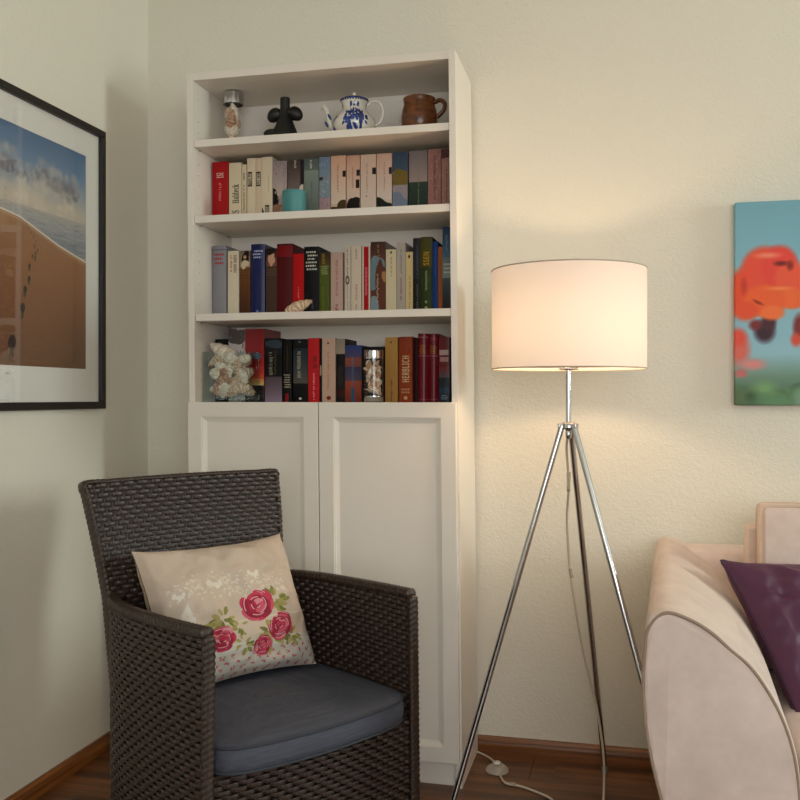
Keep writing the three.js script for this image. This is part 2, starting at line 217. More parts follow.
const upper = [
  [0.023, 0.076, 0.185, { bg: '#b30f1e', depth: 0.115, gloss: 1, marks: [['text', 'ISI', 0.5, 0.27, 34, '#d9c9c0'], ['col', 0.48, 0.35, 0.65, '#d98f8f', 0.18]], label: 'red book with pale title at the left end of the upper book row' }],
  [0.078, 0.119, 0.179, { bg: cream, marks: [['text', 'IRIS', 0.55, 0.99, 46, '#5a6470'], ['text', 'Haldeck', 0.55, 0.69, 40, '#1c1a18']], label: 'cream paperback with big black letters beside the red book' }],
  [0.12, 0.135, 0.172, { bg: '#dccfb6', marks: [['col', 0.5, 0.15, 0.3, '#4a4038', 0.3], ['col', 0.5, 0.36, 0.95, '#4a4038', 0.28]], label: 'very thin cream paperback, third from the left in upper row' }],
  [0.137, 0.165, 0.19, { bg: '#dfd2bb', marks: [['band', 0.22, 0.45, '#26211d', 0.08, 0.6], ['band', 0.24, 0.43, cream, 0.16, 0.52], ['col', 0.34, 0.24, 0.43, '#26211d', 0.26]], label: 'cream paperback with boxed black title, fourth in the upper row' }],
  [0.165, 0.185, 0.189, { bg: '#dacab4', marks: [['band', 0.22, 0.45, '#26211d', 0.05, 0.8], ['band', 0.24, 0.43, cream, 0.17, 0.68], ['col', 0.42, 0.24, 0.43, '#26211d', 0.36]], label: 'narrow cream paperback with boxed black title, fifth in the upper row' }],
  [0.185, 0.219, 0.191, { bg: '#e0d3bd', marks: [['band', 0.76, 0.98, '#26211d', 0.3, 0.7], ['band', 0.78, 0.96, cream, 0.36, 0.64], ['col', 0.5, 0.78, 0.96, '#26211d', 0.2], ['blob', 0.1, 0.9, 0.2, 0.12, '#3a332c'], ['col', 0.6, 0.3, 0.55, '#b8a890', 0.08]], label: 'tallest cream paperback with boxed black title near its foot' }],
  [0.22, 0.265, 0.176, { bg: '#b5a6a6', marks: [['fade', 0, 0.6, '#a79a9c', '#cbbcb2'], ['grain', 60, '#9c8f93'], ['blob', 0.1, 0.62, 0.3, 0.2, '#2b2322'], ['band', 0.74, 1, '#a57f6b'], ['grain', 30, '#b9a8a4']], label: 'mauve grey paperback with dark figure, left of the teal glass' }],
  [0.268, 0.317, 0.177, { bg: '#82746c', marks: [['fade', 0, 0.5, '#5c5049', '#8d7f7b'], ['band', 0, 0.5, '#33303a', 0.8, 1], ['blob', 0.8, 0.6, 0.4, 0.2, '#d9cfc2'], ['col', 0.45, 0.01, 0.14, '#cfc4b6', 0.14], ['band', 0.62, 1, '#c9bfb2']], label: 'brown grey paperback standing behind the teal glass' }],
  [0.319, 0.365, 0.178, { bg: '#8b948e', marks: [['fade', 0, 0.2, '#6a746f', '#7d8680'], ['fade', 0.2, 1, '#9aa39a', '#7c857e'], ['col', 0.45, 0.03, 0.2, '#d8d4c6', 0.16], ['col', 0.5, 0.4, 0.75, '#727a76', 0.1], ['blob', 0.3, 0.93, 0.5, 0.08, '#5a625e']], label: 'grey green paperback just right of the teal glass' }],
  [0.366, 0.402, 0.18, { bg: '#93a0a8', marks: [['fade', 0, 0.3, '#8296ac', '#8fa0ad'], ['grain', 40, '#a9b4ba'], ['blob', 0.2, 0.36, 0.2, 0.04, '#4a5058'], ['band', 0.68, 1, '#b59ba0'], ['grain', 30, '#a08e92']], label: 'light blue paperback with pink foot on the upper shelf' }],
  [0.403, 0.449, 0.181, { bg: '#d9c0ad', marks: [['fade', 0, 0.78, '#d9b29c', '#dfcfc0'], ['col', 0.45, 0.15, 0.6, '#b08c78', 0.1], ['blob', 0.5, 0.9, 0.9, 0.2, '#57481f'], ['band', 0.95, 1, '#8a7440'], ['band', 0.25, 0.35, '#332a24', 0.78, 1]], label: 'pink white paperback with olive hill at its foot' }],
  [0.451, 0.492, 0.179, { bg: '#dabfae', marks: [['fade', 0, 0.7, '#d3ab97', '#dcc9ba'], ['col', 0.45, 0.2, 0.55, '#b08c78', 0.1], ['blob', 0.55, 0.86, 0.9, 0.3, '#241c15'], ['band', 0.9, 1, '#241c15'], ['band', 0.24, 0.34, '#332a24', 0.75, 1], ['band', 0.4, 0.54, '#332a24', 0.7, 0.95]], label: 'pink white paperback with a black tree silhouette at its foot' }],
  [0.494, 0.541, 0.179, { bg: '#d9c8ba', marks: [['fade', 0, 1, '#d8bfae', '#dccfc4'], ['col', 0.4, 0.15, 0.65, '#b39a8a', 0.1], ['band', 0.22, 0.33, '#332a24', 0.76, 1], ['dot', 0.4, 0.68, 0.06, '#a08a7c']], label: 'plain pinkish white paperback with small black tab at its edge' }],
  [0.543, 0.589, 0.179, { bg: '#d8c6b8', marks: [['fade', 0, 0.75, '#d4b3a2', '#dccfc4'], ['col', 0.5, 0.15, 0.6, '#b39a8a', 0.1], ['band', 0.23, 0.34, '#332a24', 0.8, 1], ['blob', 0.5, 0.9, 1, 0.22, '#28302a'], ['band', 0.9, 1, '#28302a']], label: 'pinkish white paperback with dark green woods at its foot' }],
  [0.591, 0.636, 0.18, { bg: '#a8a2a4', marks: [['fade', 0, 0.32, '#4b5c70', '#58697a'], ['blob', 0.5, 0.43, 0.9, 0.2, '#8a7638'], ['grain', 20, '#6a7a58'], ['band', 0.53, 1, '#a9a0a3'], ['blob', 0.4, 0.8, 0.6, 0.2, '#8a92a2']], label: 'paperback with blue and yellow landscape on its upper half' }],
  [0.64, 0.695, 0.181, { bg: '#57665a', marks: [['fade', 0, 0.5, '#8a7f80', '#ab9a94'], ['fade', 0.5, 1, '#45564a', '#33443a'], ['col', 0.5, 0.08, 0.95, '#8d9468', 0.06]], label: 'wide paperback, mauve above and dark green below' }],
  [0.696, 0.735, 0.183, { bg: '#a8807a', marks: [['grain', 60, '#b8928a'], ['grain', 40, '#94706a'], ['col', 0.5, 0.1, 0.8, '#7e5a52', 0.14]], label: 'dusty rose paperback, second from the right in the upper row' }],
  [0.736, 0.766, 0.182, { bg: '#ae8a84', marks: [['grain', 60, '#bf9d95'], ['blob', 0.5, 0.08, 0.7, 0.1, '#6a4a48'], ['col', 0.5, 0.3, 0.85, '#82605a', 0.14]], label: 'dusty rose paperback at the right end of the upper row' }],
];
const middle = [
  [0.021, 0.067, 0.217, { bg: '#9a989c', round: 0.005, depth: 0.13, marks: [['band', 0.05, 0.07, '#7e7c80'], ['rows', 0.1, 0.28, 3, '#b04a52']], label: 'grey hardback with red lettering at left of the middle row' }],
  [0.071, 0.108, 0.2, { bg: '#d6ccb8', marks: [['col', 0.3, 0.07, 0.33, '#c06a5a', 0.16], ['col', 0.65, 0.07, 0.33, '#8a8070', 0.3]], label: 'cream book between the grey and the brown portrait book' }],
  [0.11, 0.145, 0.199, { bg: '#7d5736', marks: [['fade', 0, 0.25, '#8a7c68', '#b09c80'], ['blob', 0.5, 0.1, 0.36, 0.12, '#2a1a12'], ['dot', 0.5, 0.1, 0.14, '#c9a488'], ['blob', 0.5, 0.2, 0.4, 0.08, '#d0c3ac'], ['band', 0.29, 1, '#74502f'], ['fade', 0.3, 1, '#80592f', '#5a3820'], ['band', 0.38, 0.385, '#5a3c20'], ['band', 0.42, 0.425, '#5a3c20']], label: 'golden brown paperback with a small portrait, left of the navy book' }],
  [0.147, 0.192, 0.217, { bg: '#1d2a66', round: 0.005, depth: 0.13, gloss: 1, marks: [['rows', 0.08, 0.21, 3, '#c6c8dc'], ['dot', 0.5, 0.93, 0.09, '#8a90b8']], label: 'navy blue hardback with white title' }],
  [0.195, 0.23, 0.203, { bg: '#5d473b', marks: [['fade', 0, 0.26, '#3a2a22', '#8a6a58'], ['blob', 0.55, 0.12, 0.36, 0.16, '#d0a892'], ['blob', 0.4, 0.05, 0.6, 0.06, '#2c1a14'], ['band', 0.27, 1, '#5d473b'], ['band', 0.31, 0.316, '#8a7460'], ['band', 0.35, 0.356, '#8a7460'], ['band', 0.39, 0.396, '#8a7460']], label: 'dark brown paperback with a portrait, right of the navy book' }],
  [0.23, 0.281, 0.215, { bg: '#681019', round: 0.004, depth: 0.135, marks: [['band', 0.03, 0.19, '#8c1420'], ['band', 0.19, 0.2, '#450a10']], label: 'tall dark red hardback on the middle shelf' }],
  [0.281, 0.316, 0.184, { bg: '#c0141f', marks: [['col', 0.5, 0.55, 0.72, '#e8a8a0', 0.1]], label: 'bright red book behind the seashell on the middle shelf' }],
  [0.316, 0.364, 0.203, { bg: '#17191c', round: 0.004, depth: 0.13, marks: [['rows', 0.06, 0.36, 6, '#d8d4c8'], ['col', 0.55, 0.78, 0.92, '#6a6e88', 0.14]], label: 'black hardback with stacked white title lines' }],
  [0.364, 0.396, 0.184, { bg: '#65702f', marks: [['fade', 0, 0.21, '#4a3a22', '#6a5a2c'], ['col', 0.4, 0.02, 0.2, '#a08a48', 0.3], ['rows', 0.21, 0.36, 5, '#b0b08a'], ['col', 0.35, 0.55, 0.95, '#8a9454', 0.1]], label: 'olive green book with dark patterned head' }],
  [0.399, 0.437, 0.183, { bg: '#c4aca2', marks: [['col', 0.5, 0.12, 0.7, '#a8867e', 0.2], ['col', 0.5, 0.84, 0.97, '#9a4c4a', 0.24]], label: 'pale pink book right of the olive green one' }],
  [0.442, 0.461, 0.2, { bg: '#cfc5b6', marks: [['col', 0.5, 0.05, 0.45, '#8a8378', 0.2], ['dot', 0.5, 0.5, 0.34, '#6b655c'], ['dot', 0.5, 0.5, 0.18, '#b8b0a2'], ['col', 0.5, 0.58, 0.95, '#a79f92', 0.16]], label: 'slim white book with a small round emblem' }],
  [0.462, 0.494, 0.2, { bg: '#d4c8b8', marks: [['col', 0.5, 0.05, 0.2, '#9a8f84', 0.16], ['col', 0.5, 0.56, 0.8, '#c89084', 0.18], ['col', 0.5, 0.86, 0.97, '#9a8f84', 0.14]], label: 'white paperback with faint pink title left of the red striped one' }],
  [0.496, 0.521, 0.2, { bg: '#d6cabc', marks: [['band', 0.02, 0.98, '#b01226', 0.22, 0.8], ['col', 0.5, 0.32, 0.74, '#d88a94', 0.3]], label: 'white book with a red stripe down its spine' }],
  [0.522, 0.568, 0.21, { bg: '#6a4030', depth: 0.135, gloss: 1, marks: [['fade', 0, 0.3, '#53352b', '#764a34'], ['blob', 0.3, 0.45, 0.6, 0.3, '#7c9298'], ['blob', 0.2, 0.92, 0.4, 0.2, '#8a9ca4'], ['blob', 0.7, 0.6, 0.4, 0.4, '#6e3c2c'], ['blob', 0.9, 0.5, 0.2, 0.1, '#b08a58'], ['col', 0.5, 0.05, 0.25, '#a88a66', 0.12], ['col', 0.45, 0.45, 0.85, '#b0a492', 0.14]], label: 'brown book with grey blue swirl pictured on its spine' }],
  [0.568, 0.6, 0.186, { bg: '#d6cbb0', marks: [['col', 0.5, 0.12, 0.42, '#a89c84', 0.16], ['dot', 0.5, 0.05, 0.1, '#6a604c']], label: 'cream book right of the brown swirled one' }],
  [0.601, 0.627, 0.205, { bg: '#b9b0a6', marks: [['col', 0.5, 0.1, 0.45, '#958c84', 0.2], ['col', 0.5, 0.5, 0.82, '#a07a72', 0.24]], label: 'light grey slim book between two cream ones' }],
  [0.627, 0.649, 0.177, { bg: '#d2bf94', marks: [['dot', 0.5, 0.08, 0.14, '#2a2016'], ['col', 0.55, 0.4, 0.95, '#a8966c', 0.22]], label: 'small cream yellow book with a black emblem' }],
  [0.649, 0.671, 0.216, { bg: '#3a3b42', round: 0.003, depth: 0.13, marks: [['band', 0.55, 1, '#2a2724'], ['col', 0.6, 0.1, 0.5, '#5c5e68', 0.2], ['col', 0.6, 0.62, 0.97, '#6a6660', 0.22]], label: 'charcoal hardback left of the green and yellow book' }],
  [0.671, 0.707, 0.218, { bg: '#3d4c22', round: 0.004, depth: 0.135, marks: [['band', 0, 0.4, '#5e5a24'], ['text', 'SSEN', 0.5, 0.38, 40, '#b8982c', 'sans-serif'], ['col', 0.5, 0.45, 0.72, '#9ca078', 0.2], ['dot', 0.5, 0.86, 0.1, '#a8a884'], ['band', 0.92, 1, '#b0a468', 0.38, 0.62]], label: 'green hardback with yellow lettering at its head' }],
  [0.707, 0.723, 0.204, { bg: '#1c4a86', marks: [['col', 0.5, 0.1, 0.5, '#3c6aa4', 0.3]], label: 'slim bright blue book right of the green one' }],
  [0.723, 0.736, 0.188, { bg: '#a4683a', marks: [['col', 0.5, 0.2, 0.8, '#8a5228', 0.3]], label: 'very slim orange brown book right of the blue one' }],
  [0.736, 0.766, 0.245, { bg: '#4a5c66', gloss: 1, depth: 0.14, marks: [['fade', 0, 0.36, '#2c4a6c', '#5c7c94'], ['fade', 0.36, 0.6, '#74858c', '#8a9898'], ['rows', 0.42, 0.56, 3, '#c0c0b4'], ['fade', 0.6, 1, '#56646a', '#20262c'], ['col', 0.4, 0.1, 0.28, '#7a98ac', 0.16]], label: 'tallest book, blue grey photograph on spine, at right of the middle row' }],
];
const lower = [
  [0.027, 0.069, 0.192, { bg: '#15171c', marks: [['dot', 0.5, 0.1, 0.06, '#8a94b0'], ['col', 0.5, 0.25, 0.8, '#4a4e58', 0.2]], label: 'black book half hidden behind the glass box of shells' }],
  [0.071, 0.125, 0.223, { bg: '#cdc6c0', marks: [['blob', 0.5, 0.1, 0.9, 0.14, '#6a625e'], ['grain', 60, '#8a827e'], ['band', 0.44, 0.56, '#23242c', 0.3, 0.62], ['dot', 0.46, 0.5, 0.09, '#4a5c8a']], label: 'grey and white patterned book rising behind the glass box' }],
  [0.125, 0.187, 0.222, { bg: '#8f1216', depth: 0.14, gloss: 1, marks: [['fade', 0, 0.5, '#8a1016', '#a81a18'], ['fade', 0.5, 0.68, '#b52018', '#cf5a2a'], ['fade', 0.68, 0.77, '#cf8a4a', '#cdb878'], ['band', 0.77, 1, '#16140f'], ['dot', 0.62, 0.37, 0.22, '#4e7a9a'], ['col', 0.35, 0.36, 0.42, '#7c6a5a', 0.3]], label: 'thick red book with a yellow band and black foot' }],
  [0.189, 0.244, 0.192, { bg: '#1d1a1e', marks: [['fade', 0, 0.25, '#16181c', '#2c2c34'], ['col', 0.35, 0.22, 0.58, '#9a9484', 0.24], ['col', 0.6, 0.2, 0.58, '#6a5a34', 0.12], ['fade', 0.6, 1, '#6a5a62', '#a494a4'], ['blob', 0.5, 0.1, 0.6, 0.1, '#4a5660']], label: 'black paperback fading to lilac at its foot' }],
  [0.246, 0.275, 0.189, { bg: '#171310', marks: [['col', 0.5, 0.1, 0.5, '#5a4a24', 0.14], ['rows', 0.55, 0.78, 6, '#c0b8a4'], ['band', 0.86, 1, '#a0202a', 0.3, 0.65]], label: 'slim black paperback with white label and red mark' }],
  [0.279, 0.325, 0.189, { bg: '#191b1e', marks: [['fade', 0.15, 0.7, '#33404a', '#6a665e'], ['col', 0.4, 0.2, 0.62, '#a8a094', 0.26], ['band', 0.72, 1, '#141210'], ['dot', 0.5, 0.94, 0.1, '#d0ccc0'], ['dot', 0.45, 0.05, 0.08, '#7a808a']], label: 'black and slate grey paperback left of the bright red one' }],
  [0.326, 0.362, 0.191, { bg: '#c31426', gloss: 1, marks: [['col', 0.6, 0.28, 0.48, '#7a1018', 0.4], ['col', 0.5, 0.55, 0.96, '#e6a0a0', 0.16]], label: 'bright red paperback in the lower book row' }],
  [0.362, 0.37, 0.189, { bg: '#1a1512', marks: [['blob', 0.5, 0.5, 0.4, 0.1, '#b0a08c']], label: 'thinnest black book pressed beside the bright red paperback' }],
  [0.37, 0.412, 0.19, { bg: '#c9b09e', marks: [['dot', 0.45, 0.08, 0.08, '#7a5a4a'], ['col', 0.45, 0.22, 0.8, '#c08a74', 0.14], ['dot', 0.5, 0.93, 0.16, '#8a3c28']], label: 'pinkish cream paperback with a small red brown dot' }],
  [0.413, 0.441, 0.188, { bg: '#1d1916', marks: [['fade', 0, 0.24, '#9a9184', '#a89c8c'], ['band', 0.8, 0.92, '#4a1c1c'], ['blob', 0.5, 0.6, 0.5, 0.2, '#3a3028']], label: 'narrow book, grey at its head and black below' }],
  [0.441, 0.492, 0.168, { bg: '#5c5a72', marks: [['fade', 0, 0.22, '#3d5488', '#6a5a78'], ['fade', 0.22, 0.38, '#a0644c', '#8a5c58'], ['fade', 0.38, 0.62, '#4c4e6a', '#6a5a6c'], ['fade', 0.62, 1, '#a8604a', '#8a4230'], ['col', 0.45, 0.2, 0.7, '#6c7c9c', 0.12], ['band', 0.74, 1, '#3f6a8a', 0.38, 0.56]], label: 'low paperback with a blue and orange sunset spine' }],
  [0.492, 0.56, 0.163, { bg: '#141416', marks: [['col', 0.6, 0.2, 0.8, '#3a3a42', 0.16]], label: 'black book standing behind the jar of small shells' }],
  [0.563, 0.601, 0.19, { bg: '#b8935a', marks: [['fade', 0, 1, '#bb965e', '#b08a50'], ['dot', 0.48, 0.08, 0.07, '#5a4020'], ['col', 0.5, 0.66, 0.97, '#6a4c24', 0.14]], label: 'golden tan book right of the jar of small shells' }],
  [0.605, 0.645, 0.191, { bg: '#9a4c24', marks: [['grain', 50, '#84401e'], ['text', 'HERBLICH', 0.5, 0.7, 44, '#cbb490', 'sans-serif'], ['rows', 0.78, 0.87, 2, '#c0a078'], ['dot', 0.5, 0.93, 0.14, '#c8a880']], label: 'orange brown book with large pale upright lettering' }],
  [0.645, 0.661, 0.188, { bg: '#3c0f14', set: 0.135, marks: [['col', 0.5, 0.2, 0.8, '#5a2228', 0.2]], label: 'slim dark maroon book set back in the lower row' }],
  [0.661, 0.693, 0.199, { bg: '#7a1228', round: 0.009, depth: 0.13, gloss: 1, marks: [['band', 0.05, 0.06, '#b08a8c'], ['rows', 0.16, 0.3, 5, '#b08a34'], ['band', 0.32, 0.33, '#b0788a'], ['band', 0.95, 0.96, '#a05a68']], label: 'left one of two crimson hardbacks with gold lettering' }],
  [0.693, 0.722, 0.198, { bg: '#7a1228', round: 0.009, depth: 0.13, gloss: 1, marks: [['band', 0.05, 0.1, '#95404e', 0.2, 0.8], ['rows', 0.17, 0.3, 5, '#b08a34'], ['band', 0.32, 0.33, '#b0788a'], ['band', 0.95, 0.96, '#a05a68']], label: 'right one of two crimson hardbacks with gold lettering' }],
  [0.723, 0.754, 0.189, { bg: '#7a1420', gloss: 1, marks: [['band', 0.2, 0.28, '#c0a8a4', 0.05, 0.9], ['band', 0.29, 0.31, '#7a1420'], ['band', 0.31, 0.38, '#b890 8c'.replace(' ', ''), 0.1, 0.9], ['fade', 0.46, 0.62, '#8a2a32', '#6a6468'], ['fade', 0.62, 1, '#142434', '#1c3048'], ['rows', 0.88, 0.96, 3, '#9aa4b0'], ['blob', 0.5, 0.82, 0.7, 0.06, '#2a4a68']], label: 'paperback, red above and dark blue below, near right end of lower row' }],
  [0.7545, 0.766, 0.186, { bg: '#131c30', marks: [], label: 'thin navy book at the right end of the lower row' }],
];
for (const [list, y, grp] of [[upper, SH.upper, UP], [middle, SH.middle, MI], [lower, SH.lower, LO]]) for (const [a, b, h, o] of list) book(y, a, b, h, { ...o, group: grp });

{ const im = G2.getImageData(0, 0, AW, AH); for (let i = 0; i < im.data.length; i++) if (i % 4 < 3) im.data[i] = 255 * Math.pow(im.data[i] / 255, 1.32) * 1.03; G2.putImageData(im, 0, 0); }   // inks as dense as printed covers

// ---------------------------------------------------------------- seashells (shared shapes)
const shellTex = (a, b, sd) => { const q = makeNoise(32, sd); return dataTex(128, 128, (u, v) => { const k = 0.5 + 0.5 * Math.sin(v * 40 + 6 * q(u * 8, v * 8)), m = 0.6 * k + 0.6 * (q(u * 32, v * 32) - 0.3); return [0, 1, 2].map((i) => clamp(a[i] + (b[i] - a[i]) * m)); }, true); };
const shellMats = [shellTex([228, 208, 180], [160, 118, 86], 51), shellTex([236, 228, 212], [196, 174, 148], 52), shellTex([206, 164, 130], [128, 84, 58], 53)].map((t) => new THREE.MeshPhysicalMaterial({ map: t, roughness: 0.4 }));
const whelk = (() => grid((u, v) => { const a = u * Math.PI * 2, s = v * 4.2, r = (0.42 * Math.sin(Math.PI * Math.min(1, v * 0.62 + 0.12)) ** 1.1 * (1 - 0.75 * v * v) + 0.01) * (1 + 0.05 * Math.sin(a + s * 6.2)); return V(Math.cos(a) * r + 0.015 * Math.cos(s * 6.2), (v - 0.5) * 1.5 * (v < 0.02 ? 0.99 : 1), Math.sin(a) * r * 0.86); }, 18, 22))();
const scallop = (() => { const f = (s) => (u, v) => { const a = (u - 0.5) * 2.3, r = v * (1 + 0.05 * Math.cos(a * 18) * v), d = 0.34 * Math.sin(Math.PI * Math.min(1, 0.08 + v * 0.9)) * (1 - 0.6 * (a / 1.3) ** 2) * (1 + 0.14 * Math.cos(a * 18)); return V(Math.sin(a) * r * 0.9, Math.cos(a) * r - 0.5, d * s); }; return merge([grid(f(1), 28, 8), grid((u, v) => { const p = f(0.72)(1 - u, v); return p; }, 28, 8)]); })();
const clam = (() => grid((u, v) => { const a = u * Math.PI * 2, t = v * Math.PI, x = Math.sin(t) * Math.cos(a), y = Math.cos(t), z = Math.sin(t) * Math.sin(a); return V(x * 0.5 * (1 + 0.15 * y), y * 0.42, z * 0.26 * (1 + 0.05 * Math.sin(y * 30))); }, 16, 14))();
const shapes = [whelk, scallop, clam];
function shell(kind, m, size, pos, rot, label, group) { const s = single('seashell', shapes[kind], shellMats[m], label, 'seashell', pos, group); s.scale.setScalar(size); s.rotation.set(...rot); return s; }

// ---------------------------------------------------------------- ornaments on the top shelf
function jar(pos, r, h, lidH, baseH, label) {
  const j = thing('glass_jar', label, 'jar', pos);
  part('glass', lathe([[0.001, baseH ? baseH : 0.003], [r * 0.94, baseH ? baseH : 0.003], [r, (baseH || 0.002) + 0.004], [r, h - lidH], [r * 0.96, h - lidH + 0.004]]), M.glass, j);
  part('lid', lathe([[0.0005, h], [r * 0.99, h], [r * 1.03, h - 0.003], [r * 1.03, h - lidH], [r * 0.97, h - lidH]]), M.chrome, j);
  if (baseH) part('base', lathe([[0.0005, 0], [r * 1.03, 0], [r * 1.03, baseH], [r * 0.97, baseH]]), M.chrome, j);
  return j;
}
{
  const p = onShelf(0.09, SH.top, 0.13, 0.09); jar(p, 0.0305, 0.172, 0.036, 0, 'glass jar of shells with chrome lid on the top shelf');
  const L = 'seashell inside the chrome-lidded jar on the top shelf', Gp = 'seashells in the top shelf jar';
  const list = [[0, 0, 0.036, 0.004, 0.022, 0.006, 0.3], [0, 1, 0.04, -0.008, 0.05, 0.004, 2.4], [2, 1, 0.036, 0.009, 0.052, 0.01, 0.8], [0, 2, 0.046, -0.003, 0.085, 0.008, -0.3], [2, 0, 0.034, 0.009, 0.078, -0.008, 1.2], [0, 1, 0.036, 0.007, 0.113, 0.006, 0.2], [1, 0, 0.03, -0.009, 0.115, 0, 0.6], [2, 1, 0.03, -0.006, 0.02, -0.008, 0.1]];
  for (const [k, m, s, x, y, z, r] of list) shell(k, m, s, [p[0] + x, p[1] + y, p[2] + z], [0.3, r, r], L, Gp);
}
{
  // small black cast figure: foot plate, flared skirt, two bulbous arms, stub neck
  const f = thing('figurine', 'small black figurine with bulbous arms on the top shelf', 'figurine', onShelf(0.272, SH.top, 0.09, 0.06)), m = mat('#0c0a09', 0.5);
  part('body', lathe([[0.0005, 0], [0.043, 0], [0.044, 0.006], [0.036, 0.03], [0.026, 0.055], [0.019, 0.075], [0.0155, 0.092], [0.0145, 0.104], [0.0145, 0.128], [0.013, 0.131], [0.0005, 0.1315]], 28), m, f);
  for (const s of [-1, 1]) { const g = new THREE.SphereGeometry(1, 22, 16); const q = g.attributes.position; for (let i = 0; i < q.count; i++) { const y = q.getY(i), x = q.getX(i) * s; q.setXYZ(i, s * (0.03 + x * 0.025), 0.083 + y * (0.021 + 0.003 * x) - Math.max(0, x) * 0.006, q.getZ(i) * 0.019); } g.computeVertexNormals(); part('arm', g, m, f); }
  part('foot', new THREE.SphereGeometry(1, 18, 12).scale(0.026, 0.014, 0.02).translate(-0.036, 0.024, 0.012), m, f);
  part('foot_plate', lathe([[0.0005, 0], [0.05, 0], [0.052, 0.008], [0.05, 0.016], [0.0005, 0.016]], 28).scale(1.1, 1, 0.7), m, f);
}
{
  const p = onShelf(0.483, SH.top, 0.1, 0.06), t = thing('teapot', 'white porcelain teapot painted with blue flowers on top shelf', 'teapot', p);
  const blue = ['#1f3a80', '#2c4c96', '#16295c'];
  const tex = canvasTex(1024, 256, (g, w, h) => {
    g.fillStyle = '#e6e0d4'; g.fillRect(0, 0, w, h);
    for (let k = 0; k < 4; k++) {   // four flower sprays round the belly, small ones above
      const cx = 128 + 256 * k;
      for (let i = 0; i < 26; i++) { g.fillStyle = blue[Math.floor(rnd() * 3)]; g.beginPath(); const a = rnd() * 6.3, d = 42 * Math.sqrt(rnd()); g.ellipse(cx + Math.cos(a) * d * 1.8, 150 + Math.sin(a) * d, 13 + rnd() * 10, 7 + rnd() * 8, rnd() * 3, 0, 7); g.fill(); }
      for (let i = 0; i < 16; i++) { g.fillStyle = blue[i % 3]; const a = rnd() * 6.3; g.beginPath(); g.ellipse(cx + Math.cos(a) * 96, 152 + Math.sin(a) * 50, 13, 6, a, 0, 7); g.fill(); }
      g.fillStyle = '#cfd4e2'; for (let i = 0; i < 8; i++) { g.beginPath(); g.ellipse(cx + (rnd() - 0.5) * 80, 150 + (rnd() - 0.5) * 44, 5, 3, rnd() * 3, 0, 7); g.fill(); }
      for (const dx of [-46, 0, 46]) for (let i = 0; i < 6; i++) { g.fillStyle = blue[i % 3]; g.beginPath(); g.ellipse(cx + dx + (rnd() - 0.5) * 26, 66 + (rnd() - 0.5) * 18, 13, 8, rnd() * 3, 0, 7); g.fill(); }
    }
    g.fillStyle = '#1c2f6a'; g.fillRect(0, 0, w, 20); for (let x = 0; x < w; x += 32) { g.beginPath(); g.ellipse(x + 16, 22, 13, 13, 0, 0, 7); g.fill(); }
  });
  const pm = new THREE.MeshPhysicalMaterial({ map: tex, roughness: 0.15, clearcoat: 0.6 }), wm = mat('#e6e0d4', 0.16, { clearcoat: 0.6 }), bm = mat('#22397a', 0.2);
  part('body', lathe([[0.0005, 0], [0.036, 0], [0.048, 0.006], [0.062, 0.022], [0.065, 0.038], [0.059, 0.056], [0.045, 0.07], [0.036, 0.08], [0.0345, 0.088], [0.037, 0.1], [0.041, 0.107], [0.0405, 0.11]], 48).rotateY(-0.5), pm, t);
  const lid = part('lid', lathe([[0.042, 0.108], [0.042, 0.111], [0.034, 0.115], [0.018, 0.119], [0.006, 0.121]], 36), bm, t);
  part('knob', lathe([[0.0055, 0.12], [0.004, 0.123], [0.0075, 0.128], [0.005, 0.133], [0.0005, 0.1345]], 18), wm, lid);
  const sp = tube([V(-0.05, 0.03, 0), V(-0.068, 0.036, 0), V(-0.078, 0.062, 0), V(-0.084, 0.088, 0), V(-0.095, 0.1, 0)], 0.008, 24, 12);
  { const q = sp.attributes.position; for (let i = 0; i < q.count; i++) { const x = q.getX(i), k = 1 + Math.max(0, (x + 0.08) / 0.03) * 0.35; q.setZ(i, q.getZ(i) * k); } sp.computeVertexNormals(); }
  const spout = part('spout', sp, wm, t);
  part('painted_leaf', merge([[-0.074, 0.066], [-0.083, 0.045]].map(([x, y]) => new THREE.SphereGeometry(1, 10, 8).scale(0.0035, 0.011, 0.0035).rotateZ(0.5).translate(x, y, 0.0072))), bm, spout);
  part('handle', tube([V(0.04, 0.094, 0), V(0.054, 0.104, 0), V(0.076, 0.099, 0), V(0.087, 0.072, 0), V(0.078, 0.042, 0), V(0.056, 0.03, 0)], 0.0042, 36, 10), wm, t);
}
{
  const t = thing('jug', 'brown glazed stoneware jug at the right end of the top shelf', 'jug', onShelf(0.677, SH.top, 0.1, 0.05)), q = makeNoise(32, 77);
  const tx = dataTex(128, 128, (u, v) => { const k = 0.6 * q(u * 6, v * 32) + 0.4 * q(u * 32, v * 32); return [clamp(66 + 62 * k), clamp(34 + 38 * k), clamp(12 + 20 * k)]; }, true), m = new THREE.MeshPhysicalMaterial({ map: tx, roughness: 0.25 });
  part('body', lathe([[0.0005, 0], [0.04, 0], [0.047, 0.008], [0.0515, 0.03], [0.052, 0.05], [0.049, 0.072], [0.0445, 0.088], [0.0455, 0.1], [0.047, 0.107], [0.045, 0.109], [0.042, 0.105], [0.041, 0.088], [0.047, 0.05], [0.045, 0.02], [0.0005, 0.008]], 44).scale(1, 0.93, 1), m, t);
  part('handle', tube([V(0.044, 0.094, 0), V(0.06, 0.1, 0), V(0.074, 0.09, 0), V(0.072, 0.07, 0), V(0.052, 0.048, 0)], 0.0062, 30, 10).scale(1, 0.93, 1.5), m, t);
}
